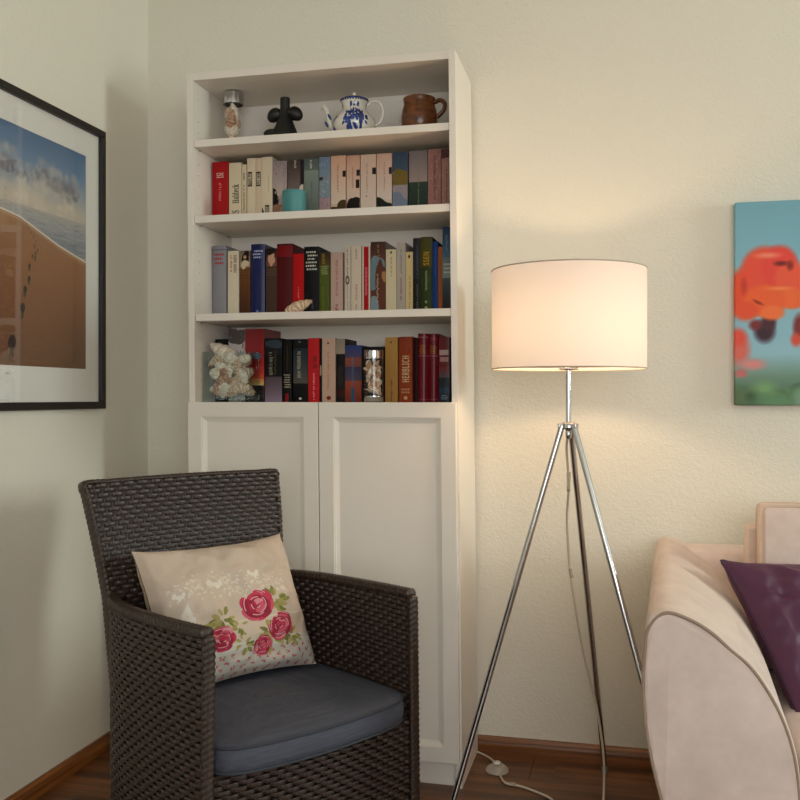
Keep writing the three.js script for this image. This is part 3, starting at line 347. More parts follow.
// ---------------------------------------------------------------- things in front of the books
single('tealight_glass', lathe([[0.0005, 0.004], [0.029, 0.004], [0.0345, 0.01], [0.036, 0.06], [0.0355, 0.072], [0.033, 0.072], [0.0325, 0.06], [0.031, 0.014], [0.0005, 0.01], [0.0005, 0.004]].map(([r, y]) => [r, y - 0.004]), 40), mat('#57a3a4', 0.5, { transmission: 0.35 }), 'turquoise frosted tealight glass in front of the upper books', 'tealight glass', onShelf(0.309, SH.upper, 0.06, 0.03));
{ const p = onShelf(0.325, SH.middle, 0.045, 0.02); const s = shell(0, 0, 0.05, [p[0], p[1] + 0.018, p[2]], [0, 0.3, -1.15], 'single pale seashell lying before the red book on middle shelf'); s.scale.set(0.05, 0.056, 0.045); }
{
  const boxGlass = new THREE.MeshPhysicalMaterial({ color: new THREE.Color('#f4f7f5'), roughness: 0.02, transmission: 1, thickness: 0, ior: 1.4, specularIntensity: 0.5 });
  const p = onShelf(0.099, SH.lower, 0.077, 0.07), b = thing('glass_box', 'square clear glass box filled with large seashells on lower shelf', 'glass box', p), w = 0.077, d = 0.039, h = 0.15, t = 0.004;
  for (const [n, g] of [['pane', box(-w, w, 0.008, h, d - t, d)], ['pane', box(-w, w, 0.008, h, -d, -d + t)], ['pane', box(-w, -w + t, 0.008, h, -d + t, d - t)], ['pane', box(w - t, w, 0.008, h, -d + t, d - t)], ['base', box(-w, w, 0, 0.008, -d, d)]]) part(n, g, boxGlass, b);
  const L = 'large seashell heaped in the square glass box', Gp = 'seashells in the glass box';
  seedState = 733; const list = [];
  for (const dz of [0.014, -0.014]) for (let j = 0; j < 5; j++) for (let i = 0; i < 4 - (j % 2); i++) list.push([[0, 2, 0, 1][Math.floor(rnd() * 4)], Math.floor(rnd() * 3), 0.037 + 0.008 * rnd(), -0.0405 + (i + (j % 2) * 0.5) * 0.027 + (rnd() - 0.5) * 0.004, 0.032 + j * 0.0225 + (rnd() - 0.5) * 0.006, dz + (rnd() - 0.5) * 0.008, rnd() * 6.3]);
  list[9] = [0, 1, 0.072, -0.022, 0.142, 0.008, 1.02];
  list.forEach(([k, m, s, x, y, z, r], i) => shell(k, m, s, [p[0] + x, p[1] + y + 0.006, p[2] + z], [0.15 * ((i % 3) - 1), 0.2 * ((i % 4) - 1.5), r], i === 9 ? 'long white seashell sticking out of the top of the glass box' : L, i === 9 ? undefined : Gp));
}
{
  const p = onShelf(0.5445, SH.lower, 0.06, 0.07); jar(p, 0.0268, 0.15, 0.025, 0.019, 'small glass jar with chrome lid and foot on lower shelf');
  seedState = 901;
  for (let k = 0; k < 40; k++) { const a = k * 2.4, r = k % 5 === 4 ? 0.003 : 0.0155, y = 0.029 + (k / 40) * 0.088; shell(k % 3, Math.floor(rnd() * 3), 0.019 + rnd() * 0.004, [p[0] + Math.cos(a) * r, p[1] + y, p[2] + Math.sin(a) * r], [rnd() * 3, rnd() * 3, rnd() * 3], 'tiny seashell inside the chrome-footed jar on lower shelf', 'tiny seashells in the lower shelf jar'); }
}

// ---------------------------------------------------------------- framed beach print on the left wall
{
  const z0 = 0.295, z1 = 1.395, y0 = 1.036, y1 = 1.867, f = thing('picture_frame', 'dark brown framed beach photograph with footprints on left wall', 'picture', [0, (y0 + y1) / 2, (z0 + z1) / 2]);
  const hz = (z1 - z0) / 2, hy = (y1 - y0) / 2, fw = 0.021, dk = mat('#170c0a', 0.5);
  const bar = (zA, zB, yA, yB) => part('frame_bar', rbox(0.001, 0.024, yA, yB, zA, zB, 0.002, 2), dk, f);
  bar(-hz, hz, hy - fw, hy); bar(-hz, hz, -hy, -hy + fw); bar(-hz, -hz + fw, -hy + fw, hy - fw); bar(hz - fw, hz, -hy + fw, hy - fw);
  const pw = 0.928, ph = 0.622, pz = 0.845 - (z0 + z1) / 2, py = 1.463 - (y0 + y1) / 2;
  const toYZ = (g) => g.rotateY(Math.PI / 2);
  const s = new THREE.Shape([[-hz + fw, -hy + fw], [hz - fw, -hy + fw], [hz - fw, hy - fw], [-hz + fw, hy - fw]].map(([a, b]) => new THREE.Vector2(a, b))); s.holes.push(new THREE.Path([[-pw / 2, py - ph / 2], [-pw / 2, py + ph / 2], [pw / 2, py + ph / 2], [pw / 2, py - ph / 2]].map(([a, b]) => new THREE.Vector2(a - pz, b))));
  const mount = part('mat_board', toYZ(new THREE.ExtrudeGeometry(s, { depth: 0.0016, bevelEnabled: false })).translate(0.009, 0, 0), mat('#e2dfd8', 0.8), f);
  const cap = canvasTex(256, 32, (g) => { g.fillStyle = '#e2dfd8'; g.fillRect(0, 0, 256, 32); g.fillStyle = '#55524e'; g.font = '20px sans-serif'; g.textAlign = 'right'; g.textBaseline = 'middle'; g.fillText('(2005)', 250, 16); });
  part('caption', toYZ(new THREE.PlaneGeometry(0.07, 0.00875)).translate(0.0108, py - ph / 2 - 0.0205, pz + 0.845 - 0.845 - 0.08), new THREE.MeshPhysicalMaterial({ map: cap, roughness: 0.8 }), mount);
  const tex = canvasTex(1536, 1024, (g, W, H) => {
    const L = (a, b, stops) => { const l = g.createLinearGradient(0, a * H, 0, b * H); stops.forEach(([q, c]) => l.addColorStop(q, c)); return l; };
    g.fillStyle = L(0, 0.42, [[0, '#45688f'], [0.3, '#6584a4'], [0.5, '#9aa2aa'], [0.7, '#c4b8a8'], [1, '#b6ab9c']]); g.fillRect(0, 0, W, H * 0.5);
    const puff = (x, y, rx, ry, n, cols, al) => { for (let i = 0; i < n; i++) { const a = rnd() * 6.3, d = Math.sqrt(rnd()), px = (x + Math.cos(a) * d * rx) * W, py2 = (y + Math.sin(a) * d * ry) * H, r = (0.2 + 0.5 * rnd()) * ry * H; const q = g.createRadialGradient(px, py2, 0, px, py2, r), c = cols[Math.floor(rnd() * cols.length)]; q.addColorStop(0, c + al); q.addColorStop(1, c + '00'); g.fillStyle = q; g.fillRect(px - r, py2 - r, 2 * r, 2 * r); } };
    for (const [x, y, rx, ry] of [[0.62, 0.165, 0.05, 0.05], [0.7, 0.19, 0.05, 0.03], [0.79, 0.165, 0.05, 0.045], [0.85, 0.18, 0.04, 0.04], [0.91, 0.19, 0.05, 0.06], [0.5, 0.17, 0.08, 0.05], [0.4, 0.2, 0.08, 0.04], [0.25, 0.16, 0.1, 0.05], [0.1, 0.2, 0.1, 0.05]]) { puff(x, y - 0.02, rx, ry, 40, ['#a8a4a8', '#8f8f98', '#b9b2ac'], '70'); puff(x, y + 0.012, rx, ry * 0.7, 40, ['#6f6a70', '#7c7274', '#646470'], '80'); }
    puff(0.79, 0.26, 0.16, 0.07, 60, ['#d9cab4', '#cfc0ae', '#e0d2bc'], '60'); puff(0.6, 0.29, 0.2, 0.04, 40, ['#c9baa8', '#bfb3a6'], '60');
    g.fillStyle = L(0.3, 0.52, [[0, '#b7aea2'], [0.35, '#9c9c9e'], [0.7, '#7f858c'], [1, '#8f9194']]); g.fillRect(0, H * 0.325, W, H * 0.2);
    for (let i = 0; i < 700; i++) { const y = 0.33 + 0.19 * rnd(), x = rnd(); g.fillStyle = ['#5d6670', '#b9b8b4', '#6f7780', '#c8c4bc'][i % 4] + '80'; g.fillRect(x * W, y * H, (20 + 90 * rnd()) * (0.3 + (y - 0.32) * 5), 1 + 3 * rnd()); }
    const shore = [[0, 0.35], [0.3, 0.357], [0.582, 0.367], [0.668, 0.379], [0.7, 0.392], [0.759, 0.418], [0.858, 0.46], [1, 0.503]];
    const path = (dy) => { g.beginPath(); shore.forEach(([x, y], i) => (i ? g.lineTo(x * W, (y + dy) * H) : g.moveTo(x * W, (y + dy) * H))); };
    path(0); g.lineTo(W, H); g.lineTo(0, H); g.closePath(); g.fillStyle = L(0.35, 1, [[0, '#9c7350'], [0.25, '#966641'], [0.6, '#835637'], [1, '#6a4427']]); g.fill();
    g.lineWidth = 9; g.strokeStyle = '#d8ccbc'; path(-0.004); g.stroke(); g.lineWidth = 5; g.strokeStyle = '#b8906c'; path(0.008); g.stroke();
    for (let i = 0; i < 9000; i++) { const x = rnd(), y = 0.4 + 0.6 * rnd(); let sy = 0.35; for (let k = 1; k < shore.length; k++) if (x <= shore[k][0]) { const [xa, ya] = shore[k - 1], [xb, yb] = shore[k]; sy = ya + ((yb - ya) * (x - xa)) / (xb - xa); break; } if (y < sy + 0.015) continue; g.fillStyle = (i % 2 ? '#c08a58' : '#5e3818') + '38'; g.fillRect(x * W, y * H, 3 + 26 * rnd() * y, 1 + 2 * rnd()); }
    for (const [x, y, r] of [[0.7, 0.4, 0.0022], [0.71, 0.412, 0.0024], [0.722, 0.43, 0.0026], [0.733, 0.445, 0.0028], [0.744, 0.461, 0.003], [0.737, 0.486, 0.004], [0.752, 0.5, 0.004], [0.741, 0.517, 0.005], [0.727, 0.53, 0.005], [0.74, 0.536, 0.0055], [0.713, 0.578, 0.008], [0.711, 0.633, 0.009], [0.693, 0.683, 0.012], [0.68, 0.765, 0.016], [0.633, 0.92, 0.024]]) {
      const b = r * H * 1.45, fx = x * W, fy = y * H; g.fillStyle = '#2b1a10'; g.beginPath(); g.ellipse(fx + b * 0.2, fy - b * 0.5, b * 0.75, b * 0.95, 0.2, 0, 7); g.fill(); g.fillStyle = '#4a2e1a'; g.beginPath(); g.ellipse(fx, fy + b * 0.9, b * 0.55, b * 0.6, 0.2, 0, 7); g.fill(); if (r > 0.012) { g.fillStyle = '#6a5a4c'; g.beginPath(); g.ellipse(fx - b * 0.4, fy + b * 0.5, b * 0.2, b * 0.5, 0.3, 0, 7); g.fill(); }
    }
  });
  part('print', toYZ(new THREE.PlaneGeometry(pw + 0.006, ph + 0.006)).translate(0.0085, py, pz), new THREE.MeshPhysicalMaterial({ map: tex, roughness: 0.6 }), f);
  part('backing_board', box(0.002, 0.008, -hy + fw, hy - fw, -hz + fw, hz - fw), mat('#6a5a44', 0.9), f);
  part('glass_pane', box(0.0125, 0.0145, -hy + fw, hy - fw, -hz + fw, hz - fw), M.glass, f);
}
// ---------------------------------------------------------------- poppy canvas on the back wall
{
  const x0 = 1.843, w = 0.8, y0 = 1.048, y1 = 1.621, h = y1 - y0, c = thing('canvas_picture', 'unframed canvas print of orange red poppies on back wall', 'picture', [x0 + w / 2, (y0 + y1) / 2, 0]);
  const tex = canvasTex(1024, 733, (g, W, H) => {
    const S = 1024 / 0.8, P = (zx, zy) => [((zx - 50) / 3.333 / 65) * 0.171 * S, ((zy - 70) / 675) * H];
    const l = g.createLinearGradient(0, 0, 0, H); l.addColorStop(0, '#76a9b8'); l.addColorStop(0.35, '#86b9ca'); l.addColorStop(0.75, '#93bdcb'); l.addColorStop(0.86, '#6f8f7c'); l.addColorStop(1, '#43604a'); g.fillStyle = l; g.fillRect(0, 0, W, H);
    const soft = (zx, zy, rx, ry, col, core = 0.55, rot = 0) => { const [x, y] = P(zx, zy), sx = (rx / 3.333 / 65) * 0.171 * S, sy = (ry / 675) * H; g.save(); g.translate(x, y); g.rotate(rot); g.scale(sx, sy); const q = g.createRadialGradient(0, 0, 0, 0, 0, 1); q.addColorStop(0, col); q.addColorStop(core, col); q.addColorStop(1, col + '00'); g.fillStyle = q; g.fillRect(-1, -1, 2, 2); g.restore(); };
    for (let k = 0; k < 60; k++) soft(rnd() * 900 + 20, 690 + rnd() * 60, 40 + rnd() * 40, 22 + rnd() * 24, ['#4c7050', '#5f8a63', '#31492f', '#7b9a80', '#58704e'][k % 5], 0.3);
    soft(150, 690, 60, 36, '#76a06e', 0.2);
    soft(66, 560, 46, 70, '#d96a5c', 0.4); soft(60, 520, 40, 40, '#e2503f', 0.4); soft(110, 610, 60, 26, '#d98a86', 0.3); soft(70, 640, 30, 20, '#c96a6a', 0.3);
    soft(150, 500, 44, 48, '#3a2230', 0.5); soft(165, 470, 30, 40, '#4a2530', 0.5); soft(120, 480, 30, 24, '#7a2c30', 0.4);
    soft(85, 375, 70, 100, '#e8502a', 0.72); soft(150, 300, 90, 90, '#ea5038', 0.75); soft(200, 290, 70, 80, '#e8463a', 0.75); soft(235, 330, 60, 70, '#ef5a3c', 0.7); soft(240, 395, 60, 40, '#f26a35', 0.7); soft(150, 400, 80, 60, '#f0622f', 0.75); soft(175, 440, 50, 30, '#f4743a', 0.6); soft(90, 430, 50, 36, '#e8532e', 0.6);
    soft(205, 278, 34, 12, '#7c2018', 0.3); soft(235, 285, 16, 22, '#8f281c', 0.3); soft(128, 405, 26, 7, '#8c2416', 0.2, 0.5); soft(80, 350, 16, 40, '#c93a22', 0.2); soft(160, 250, 60, 14, '#f58a6a', 0.2); soft(200, 360, 60, 10, '#f8864c', 0.2);
    soft(268, 490, 30, 56, '#7a2a2a', 0.5); soft(255, 530, 24, 30, '#d8503e', 0.4);
    for (const [ox, oy, k] of [[430, 250, 1.1], [640, 380, 1.3], [860, 240, 1]]) { soft(ox, oy + 160, 40 * k, 50, '#4a2530', 0.4); soft(ox - 40 * k, oy, 80 * k, 90 * k, '#e8502a', 0.7); soft(ox + 40 * k, oy + 20, 90 * k, 90 * k, '#ef5a3c', 0.7); soft(ox, oy + 60, 100 * k, 60 * k, '#f0622f', 0.7); soft(ox + 10, oy - 20, 40, 12, '#7c2018', 0.3); }
  });
  const front = new THREE.MeshPhysicalMaterial({ map: tex, roughness: 0.7, bumpMap: clothBump(8), bumpScale: 0.0001 });
  const g = new RoundedBoxGeometry(w, h, 0.028, 2, 0.003); { const p = g.attributes.position, uv = g.attributes.uv; for (let i = 0; i < p.count; i++) uv.setXY(i, p.getX(i) / w + 0.5, p.getY(i) / h + 0.5); }
  part('canvas', g.translate(0, 0, 0.016), front, c);
}

// ---------------------------------------------------------------- floor lamp
{
  const L = V(1.401, 0, 0.423), lamp = thing('floor_lamp', 'chrome tripod floor lamp with white drum shade, lit', 'lamp', [L.x, 0, L.z]);
  const R = 0.1925, yb = 1.142, yt = 1.39;
  const shadeMat = new THREE.MeshPhysicalMaterial({ color: new THREE.Color().setRGB(0.76, 0.69, 0.655), roughness: 1, transmission: 0.25, thickness: 0, specularIntensity: 0.2, bumpMap: clothBump(60), bumpScale: 0.00008 });
  const shade = part('lamp_shade', new THREE.CylinderGeometry(R, R, yt - yb, 96, 1, true).translate(0, (yb + yt) / 2, 0), shadeMat, lamp);
  const ringMat = mat('#b9ac9c', 0.6);
  for (const y of [yb, yt]) part('shade_rim', new THREE.TorusGeometry(R, 0.0016, 8, 96).rotateX(Math.PI / 2).translate(0, y, 0), ringMat, shade);
  const sp = []; for (let k = 0; k < 3; k++) { const a = 0.5 + (k * Math.PI * 2) / 3; sp.push(rod(V(Math.cos(a) * 0.02, yb + 0.004, Math.sin(a) * 0.02), V(Math.cos(a) * R, yb + 0.002, Math.sin(a) * R), 0.0016, 0.0016, 8)); }
  part('shade_carrier', merge([...sp, lathe([[0.0005, yb - 0.003], [0.024, yb - 0.003], [0.025, yb], [0.024, yb + 0.004], [0.0005, yb + 0.004]], 24)]), M.chrome, lamp);
  part('pole', rod(V(0, 0.985, 0), V(0, yb, 0), 0.0068), M.chrome, lamp);
  part('lamp_socket', lathe([[0.0005, yb], [0.016, yb], [0.018, yb + 0.01], [0.018, yb + 0.05], [0.0005, yb + 0.052]], 20), mat('#e8e6e0', 0.5), lamp);
  const by = yb + 0.1;
  part('bulb', lathe([[0.0005, -0.05], [0.013, -0.05], [0.014, -0.034], [0.022, -0.016], [0.028, 0.004], [0.026, 0.018], [0.016, 0.029], [0.0005, 0.033]], 24).translate(0, by, 0), mat('#fff2dc', 0.4, { emissive: LAMP_COLOR, emissiveIntensity: 2 }), lamp);
  const pl = new THREE.PointLight(LAMP_COLOR, LAMP_POWER); pl.name = 'lamp_light'; pl.position.set(0, by, 0); pl.castShadow = true; pl.shadow.radius = 1.2; lamp.add(pl);
  // hub: a plate with three lugs
  const hub = [lathe([[0.0005, 0.99], [0.017, 0.99], [0.018, 0.993], [0.018, 1.004], [0.012, 1.008], [0.0005, 1.008]], 28), lathe([[0.0005, 0.966], [0.007, 0.966], [0.008, 0.975], [0.008, 0.99], [0.0005, 0.99]], 20)];
  const feet = [V(1.485, 0, 0.097), V(1.108, 0, 0.529), V(1.69, 0, 0.629)].map((p) => p.sub(L)), dirs = feet.map((p) => p.clone().normalize());
  for (const d of dirs) hub.push(new RoundedBoxGeometry(0.03, 0.012, 0.014, 2, 0.003).rotateY(-Math.atan2(d.z, d.x)).translate(d.x * 0.013, 0.998, d.z * 0.013));
  part('hub', merge(hub), M.chrome, lamp);
  feet.forEach((p, i) => {
    const d = dirs[i], a = V(d.x * 0.017, 0.998, d.z * 0.017), e = V(p.x, 0.01, p.z), mid = a.clone().lerp(e, 0.4);
    const leg = part('leg', merge([rod(a, e, 0.0078), rod(mid.clone().lerp(e, -0.004), mid.clone().lerp(e, 0.006), 0.0083)]), M.chrome, lamp);
    part('foot_cap', rod(e.clone().lerp(a, 0.012).setY(e.y + 0.012), V(p.x, 0, p.z), 0.0085, 0.0085), mat('#8a8a8a', 0.5), leg);
  });
  const cordMat = mat('#cbbfac', 0.3);
  const rel = (x, y, z) => V(x - L.x, y, z - L.z);
  const cord = part('cord', tube([rel(1.4, 0.985, 0.42), rel(1.394, 0.94, 0.38), rel(1.398, 0.845, 0.36), rel(1.391, 0.745, 0.31), rel(1.4, 0.6, 0.3), rel(1.432, 0.401, 0.3), rel(1.471, 0.232, 0.3), rel(1.486, 0.114, 0.3), rel(1.486, 0.03, 0.31), rel(1.484, 0.005, 0.36), rel(1.47, 0.004, 0.46), rel(1.42, 0.004, 0.42), rel(1.361, 0.004, 0.333), rel(1.341, 0.004, 0.306), rel(1.261, 0.004, 0.253), rel(1.221, 0.004, 0.242), rel(1.196, 0.006, 0.19), rel(1.185, 0.01, 0.158)], 0.0033, 260, 8), cordMat, lamp);
  for (const g of [rod(rel(1.398, 0.875, 0.362), rel(1.397, 0.825, 0.352), 0.0055, 0.0045, 10), rod(rel(1.3985, 0.615, 0.3), rel(1.403, 0.59, 0.3), 0.0045, 0.0045, 10), rod(rel(1.232, 0.006, 0.245), rel(1.25, 0.006, 0.2495), 0.0042, 0.0042, 10)]) part('cord_connector', g, M.clear, cord);
  part('cord', tube([rel(1.185, 0.012, 0.158), rel(1.17, 0.01, 0.115), rel(1.15, 0.005, 0.075), rel(1.115, 0.004, 0.04), rel(1.095, 0.004, 0.03)], 0.0033, 50, 8), cordMat, lamp);
  const sw = part('foot_switch', lathe([[0.0005, 0.0005], [0.033, 0.0005], [0.034, 0.004], [0.03, 0.012], [0.02, 0.019], [0.012, 0.021], [0.0005, 0.0215]], 40).translate(1.185 - L.x, 0, 0.158 - L.z), M.clear, lamp);
  part('switch_button', lathe([[0.0005, 0.021], [0.01, 0.021], [0.011, 0.026], [0.008, 0.029], [0.0005, 0.03]], 24).translate(1.185 - L.x, 0, 0.158 - L.z), mat('#d9d2c6', 0.35), sw);
}

// ---------------------------------------------------------------- sofa
{
  const nz = makeNoise(64, 61);
  const suede = dataTex(512, 512, (u, v) => { const k = 0.5 * nz(u * 8, v * 8) + 0.3 * nz(u * 24, v * 24) + 0.2 * nz(u * 64, v * 64); return [clamp(218 + 12 * (k - 0.5) * 2), clamp(199 + 12 * (k - 0.5) * 2), clamp(189 + 12 * (k - 0.5) * 2)]; }, true, 1.5, 1.5);
  const fab = new THREE.MeshPhysicalMaterial({ map: suede, roughness: 0.85, sheen: 0.3, sheenColor: new THREE.Color('#e8d8c8'), sheenRoughness: 0.5, bumpMap: clothBump(40), bumpScale: 0.0002 });
  const pip = mat('#9c8674', 0.85), pip2 = mat('#cdb39e', 0.85);
  const X0 = 1.57, X1 = 3.45, sofa = thing('sofa', 'beige suede sofa with curved arm against the back wall', 'sofa', [(X0 + X1) / 2, 0, 0.06]), ox = (X0 + X1) / 2, oz = 0.06;
  const prof = [[1.632, 0.05], [1.625, 0.15], [1.612, 0.25], [1.6, 0.328], [1.586, 0.385], [1.575, 0.444], [1.569, 0.5], [1.568, 0.548], [1.572, 0.615], [1.581, 0.658], [1.593, 0.672], [1.61, 0.676], [1.634, 0.672], [1.66, 0.661], [1.707, 0.631], [1.748, 0.6], [1.788, 0.55], [1.815, 0.5], [1.836, 0.436], [1.846, 0.36], [1.85, 0.2], [1.85, 0.05]].map(([x, y]) => V(x - ox, y, 0));
  const curve = new THREE.CatmullRomCurve3(prof, false, 'centripetal').getSpacedPoints(90);
  const arm = (mirror) => {
    const z0 = 0.06, z1 = 1.03, s = new THREE.Shape(curve.map((p) => new THREE.Vector2(p.x, p.y)).reverse());
    let g = new THREE.ExtrudeGeometry(s, { depth: z1 - z0 - 0.028, steps: 24, bevelEnabled: true, bevelThickness: 0.014, bevelSize: 0.012, bevelOffset: -0.012, bevelSegments: 4 }).translate(0, 0, z0 + 0.014 - oz);
    if (mirror) { g = g.scale(-1, 1, 1); }
    // soft swelling of the upholstery
    const p = g.attributes.position; for (let i = 0; i < p.count; i++) { const x = p.getX(i), y = p.getY(i), z = p.getZ(i), k = 0; p.setXYZ(i, x + k + (mirror ? -1 : 1) * 0.045 * Math.max(0, (0.97 - z) / 0.9), y + (y > 0.3 ? k : 0), z); }
    g = uvBox(g); g = toCreasedNormals(g, 0.9);
    if (mirror) { const a = g.attributes, q = a.position.array, n = a.normal.array, u = a.uv.array; for (let i = 0; i < q.length / 9; i++) for (const [arr, k] of [[q, 3], [n, 3], [u, 2]]) for (let c = 0; c < k; c++) { const A = (i * 3 + 1) * k + c, B = (i * 3 + 2) * k + c; [arr[A], arr[B]] = [arr[B], arr[A]]; } for (let i = 0; i < n.length; i++) n[i] = -n[i]; g.computeVertexNormals(); g = toCreasedNormals(g, 0.9); }
    const a = part('arm', g, fab, sofa);
    part('piping', tube(curve.slice(3, -3).filter((_, i) => i % 3 === 0).map((q) => V((mirror ? -1 : 1) * (q.x + (q.x < 1.7 - ox ? 0.004 : -0.005)), q.y - (q.y > 0.6 ? 0.003 : 0), z1 - oz - 0.003)), 0.0034, 160, 6), pip, a);
  };
  arm(false); arm(true);
  const lb = (x0, x1, y0, y1, z0, z1, r) => uvBox(rbox(x0 - ox, x1 - ox, y0, y1, z0 - oz, z1 - oz, r, 5));
  part('back', toCreasedNormals(lb(1.64, 3.38, 0.05, 0.664, 0.06, 0.19, 0.045), 1), fab, sofa);
  part('seat_base', toCreasedNormals(lb(1.84, 3.18, 0.05, 0.24, 0.2, 0.97, 0.02), 1), fab, sofa);
  part('seat_cushion', toCreasedNormals(lb(1.852, 2.508, 0.24, 0.41, 0.26, 1.0, 0.045), 1), fab, sofa);
  part('seat_cushion', toCreasedNormals(lb(2.512, 3.168, 0.24, 0.41, 0.26, 1.0, 0.045), 1), fab, sofa);
  for (const [x, z] of [[1.72, 0.15], [1.72, 0.93], [3.3, 0.15], [3.3, 0.93]]) part('foot', new THREE.CylinderGeometry(0.025, 0.018, 0.052, 16).translate(x - ox, 0.026, z - oz), mat('#3a2416', 0.5), sofa);
  // loose back cushions
  for (const [x0, x1, label] of [[1.866, 2.5, 'peach beige back cushion at the arm end of the sofa']]) {
    const c = thing('back_cushion', label, 'cushion', [(x0 + x1) / 2, 0.412, 0.362]), w = (x1 - x0) / 2;
    const g = rbox(-w, w, 0, 0.392, -0.062, 0.062, 0.011, 4), p = g.attributes.position;
    for (let i = 0; i < p.count; i++) { const x = p.getX(i), y = p.getY(i), z = p.getZ(i), b = Math.max(0, (1 - (x / w) ** 2) * (1 - ((y - 0.196) / 0.196) ** 2)); p.setZ(i, z + Math.sign(z) * 0.03 * b + 0.004 * (nz(x * 20, y * 20) - 0.5)); }
    part('cushion_body', toCreasedNormals(uvBox(g), 1), fab, c);
    for (const z of [0.056, -0.056]) part('piping', tube([V(-w + 0.002, 0.02, z), V(-w + 0.001, 0.2, z), V(-w + 0.002, 0.375, z), V(-w + 0.005, 0.387, z), V(-w + 0.016, 0.39, z), V(0, 0.391, z), V(w - 0.016, 0.39, z), V(w - 0.005, 0.387, z), V(w - 0.002, 0.375, z), V(w - 0.001, 0.2, z), V(w - 0.002, 0.02, z)], 0.0034, 200, 6), pip2, c);
    c.rotation.x = -0.04;
  }
  const c2 = thing('back_cushion', 'lower beige cushion edge showing behind the peach sofa cushion', 'cushion', [2.18, 0.412, 0.24]);
  const g2 = rbox(-0.335, 0.335, 0, 0.33, -0.04, 0.04, 0.014, 4); part('cushion_body', toCreasedNormals(uvBox(g2), 1), fab, c2);
}

// ---------------------------------------------------------------- pillows
function pillowGeo(w, h, t, sd, n = 44, crease = 1) {
  const q = makeNoise(32, sd), f = (s) => (u, v) => {
    const a = (s > 0 ? u : 1 - u) * 2 - 1, b = v * 2 - 1, e = Math.max(0, (1 - a * a) * (1 - b * b));
    const x = a * (w / 2) * (1 - 0.07 * (1 - b * b) * a * a), y = b * (h / 2) * (1 - 0.09 * (1 - a * a) * b * b), fold = crease * 0.012 * (q(a * 5 + 9 + b * 2, b * 4 + 7) - 0.5) * Math.min(1, e * 3) + crease * 0.006 * (q(a * 11 + 3, b * 11) - 0.5) * Math.min(1, e * 4);
    return V(x, y, s * ((t / 2) * Math.pow(e, 0.42) + 0.0015) + fold);
  };
  return [grid(f(1), n, n), grid(f(-1), n, n)];
}
const CHAIR = { x: 0.96, z: 1.076, yaw: 0.972 };
const chairPoint = (x, y, z) => V(CHAIR.x + x * Math.cos(CHAIR.yaw) + z * Math.sin(CHAIR.yaw), y, CHAIR.z - x * Math.sin(CHAIR.yaw) + z * Math.cos(CHAIR.yaw));
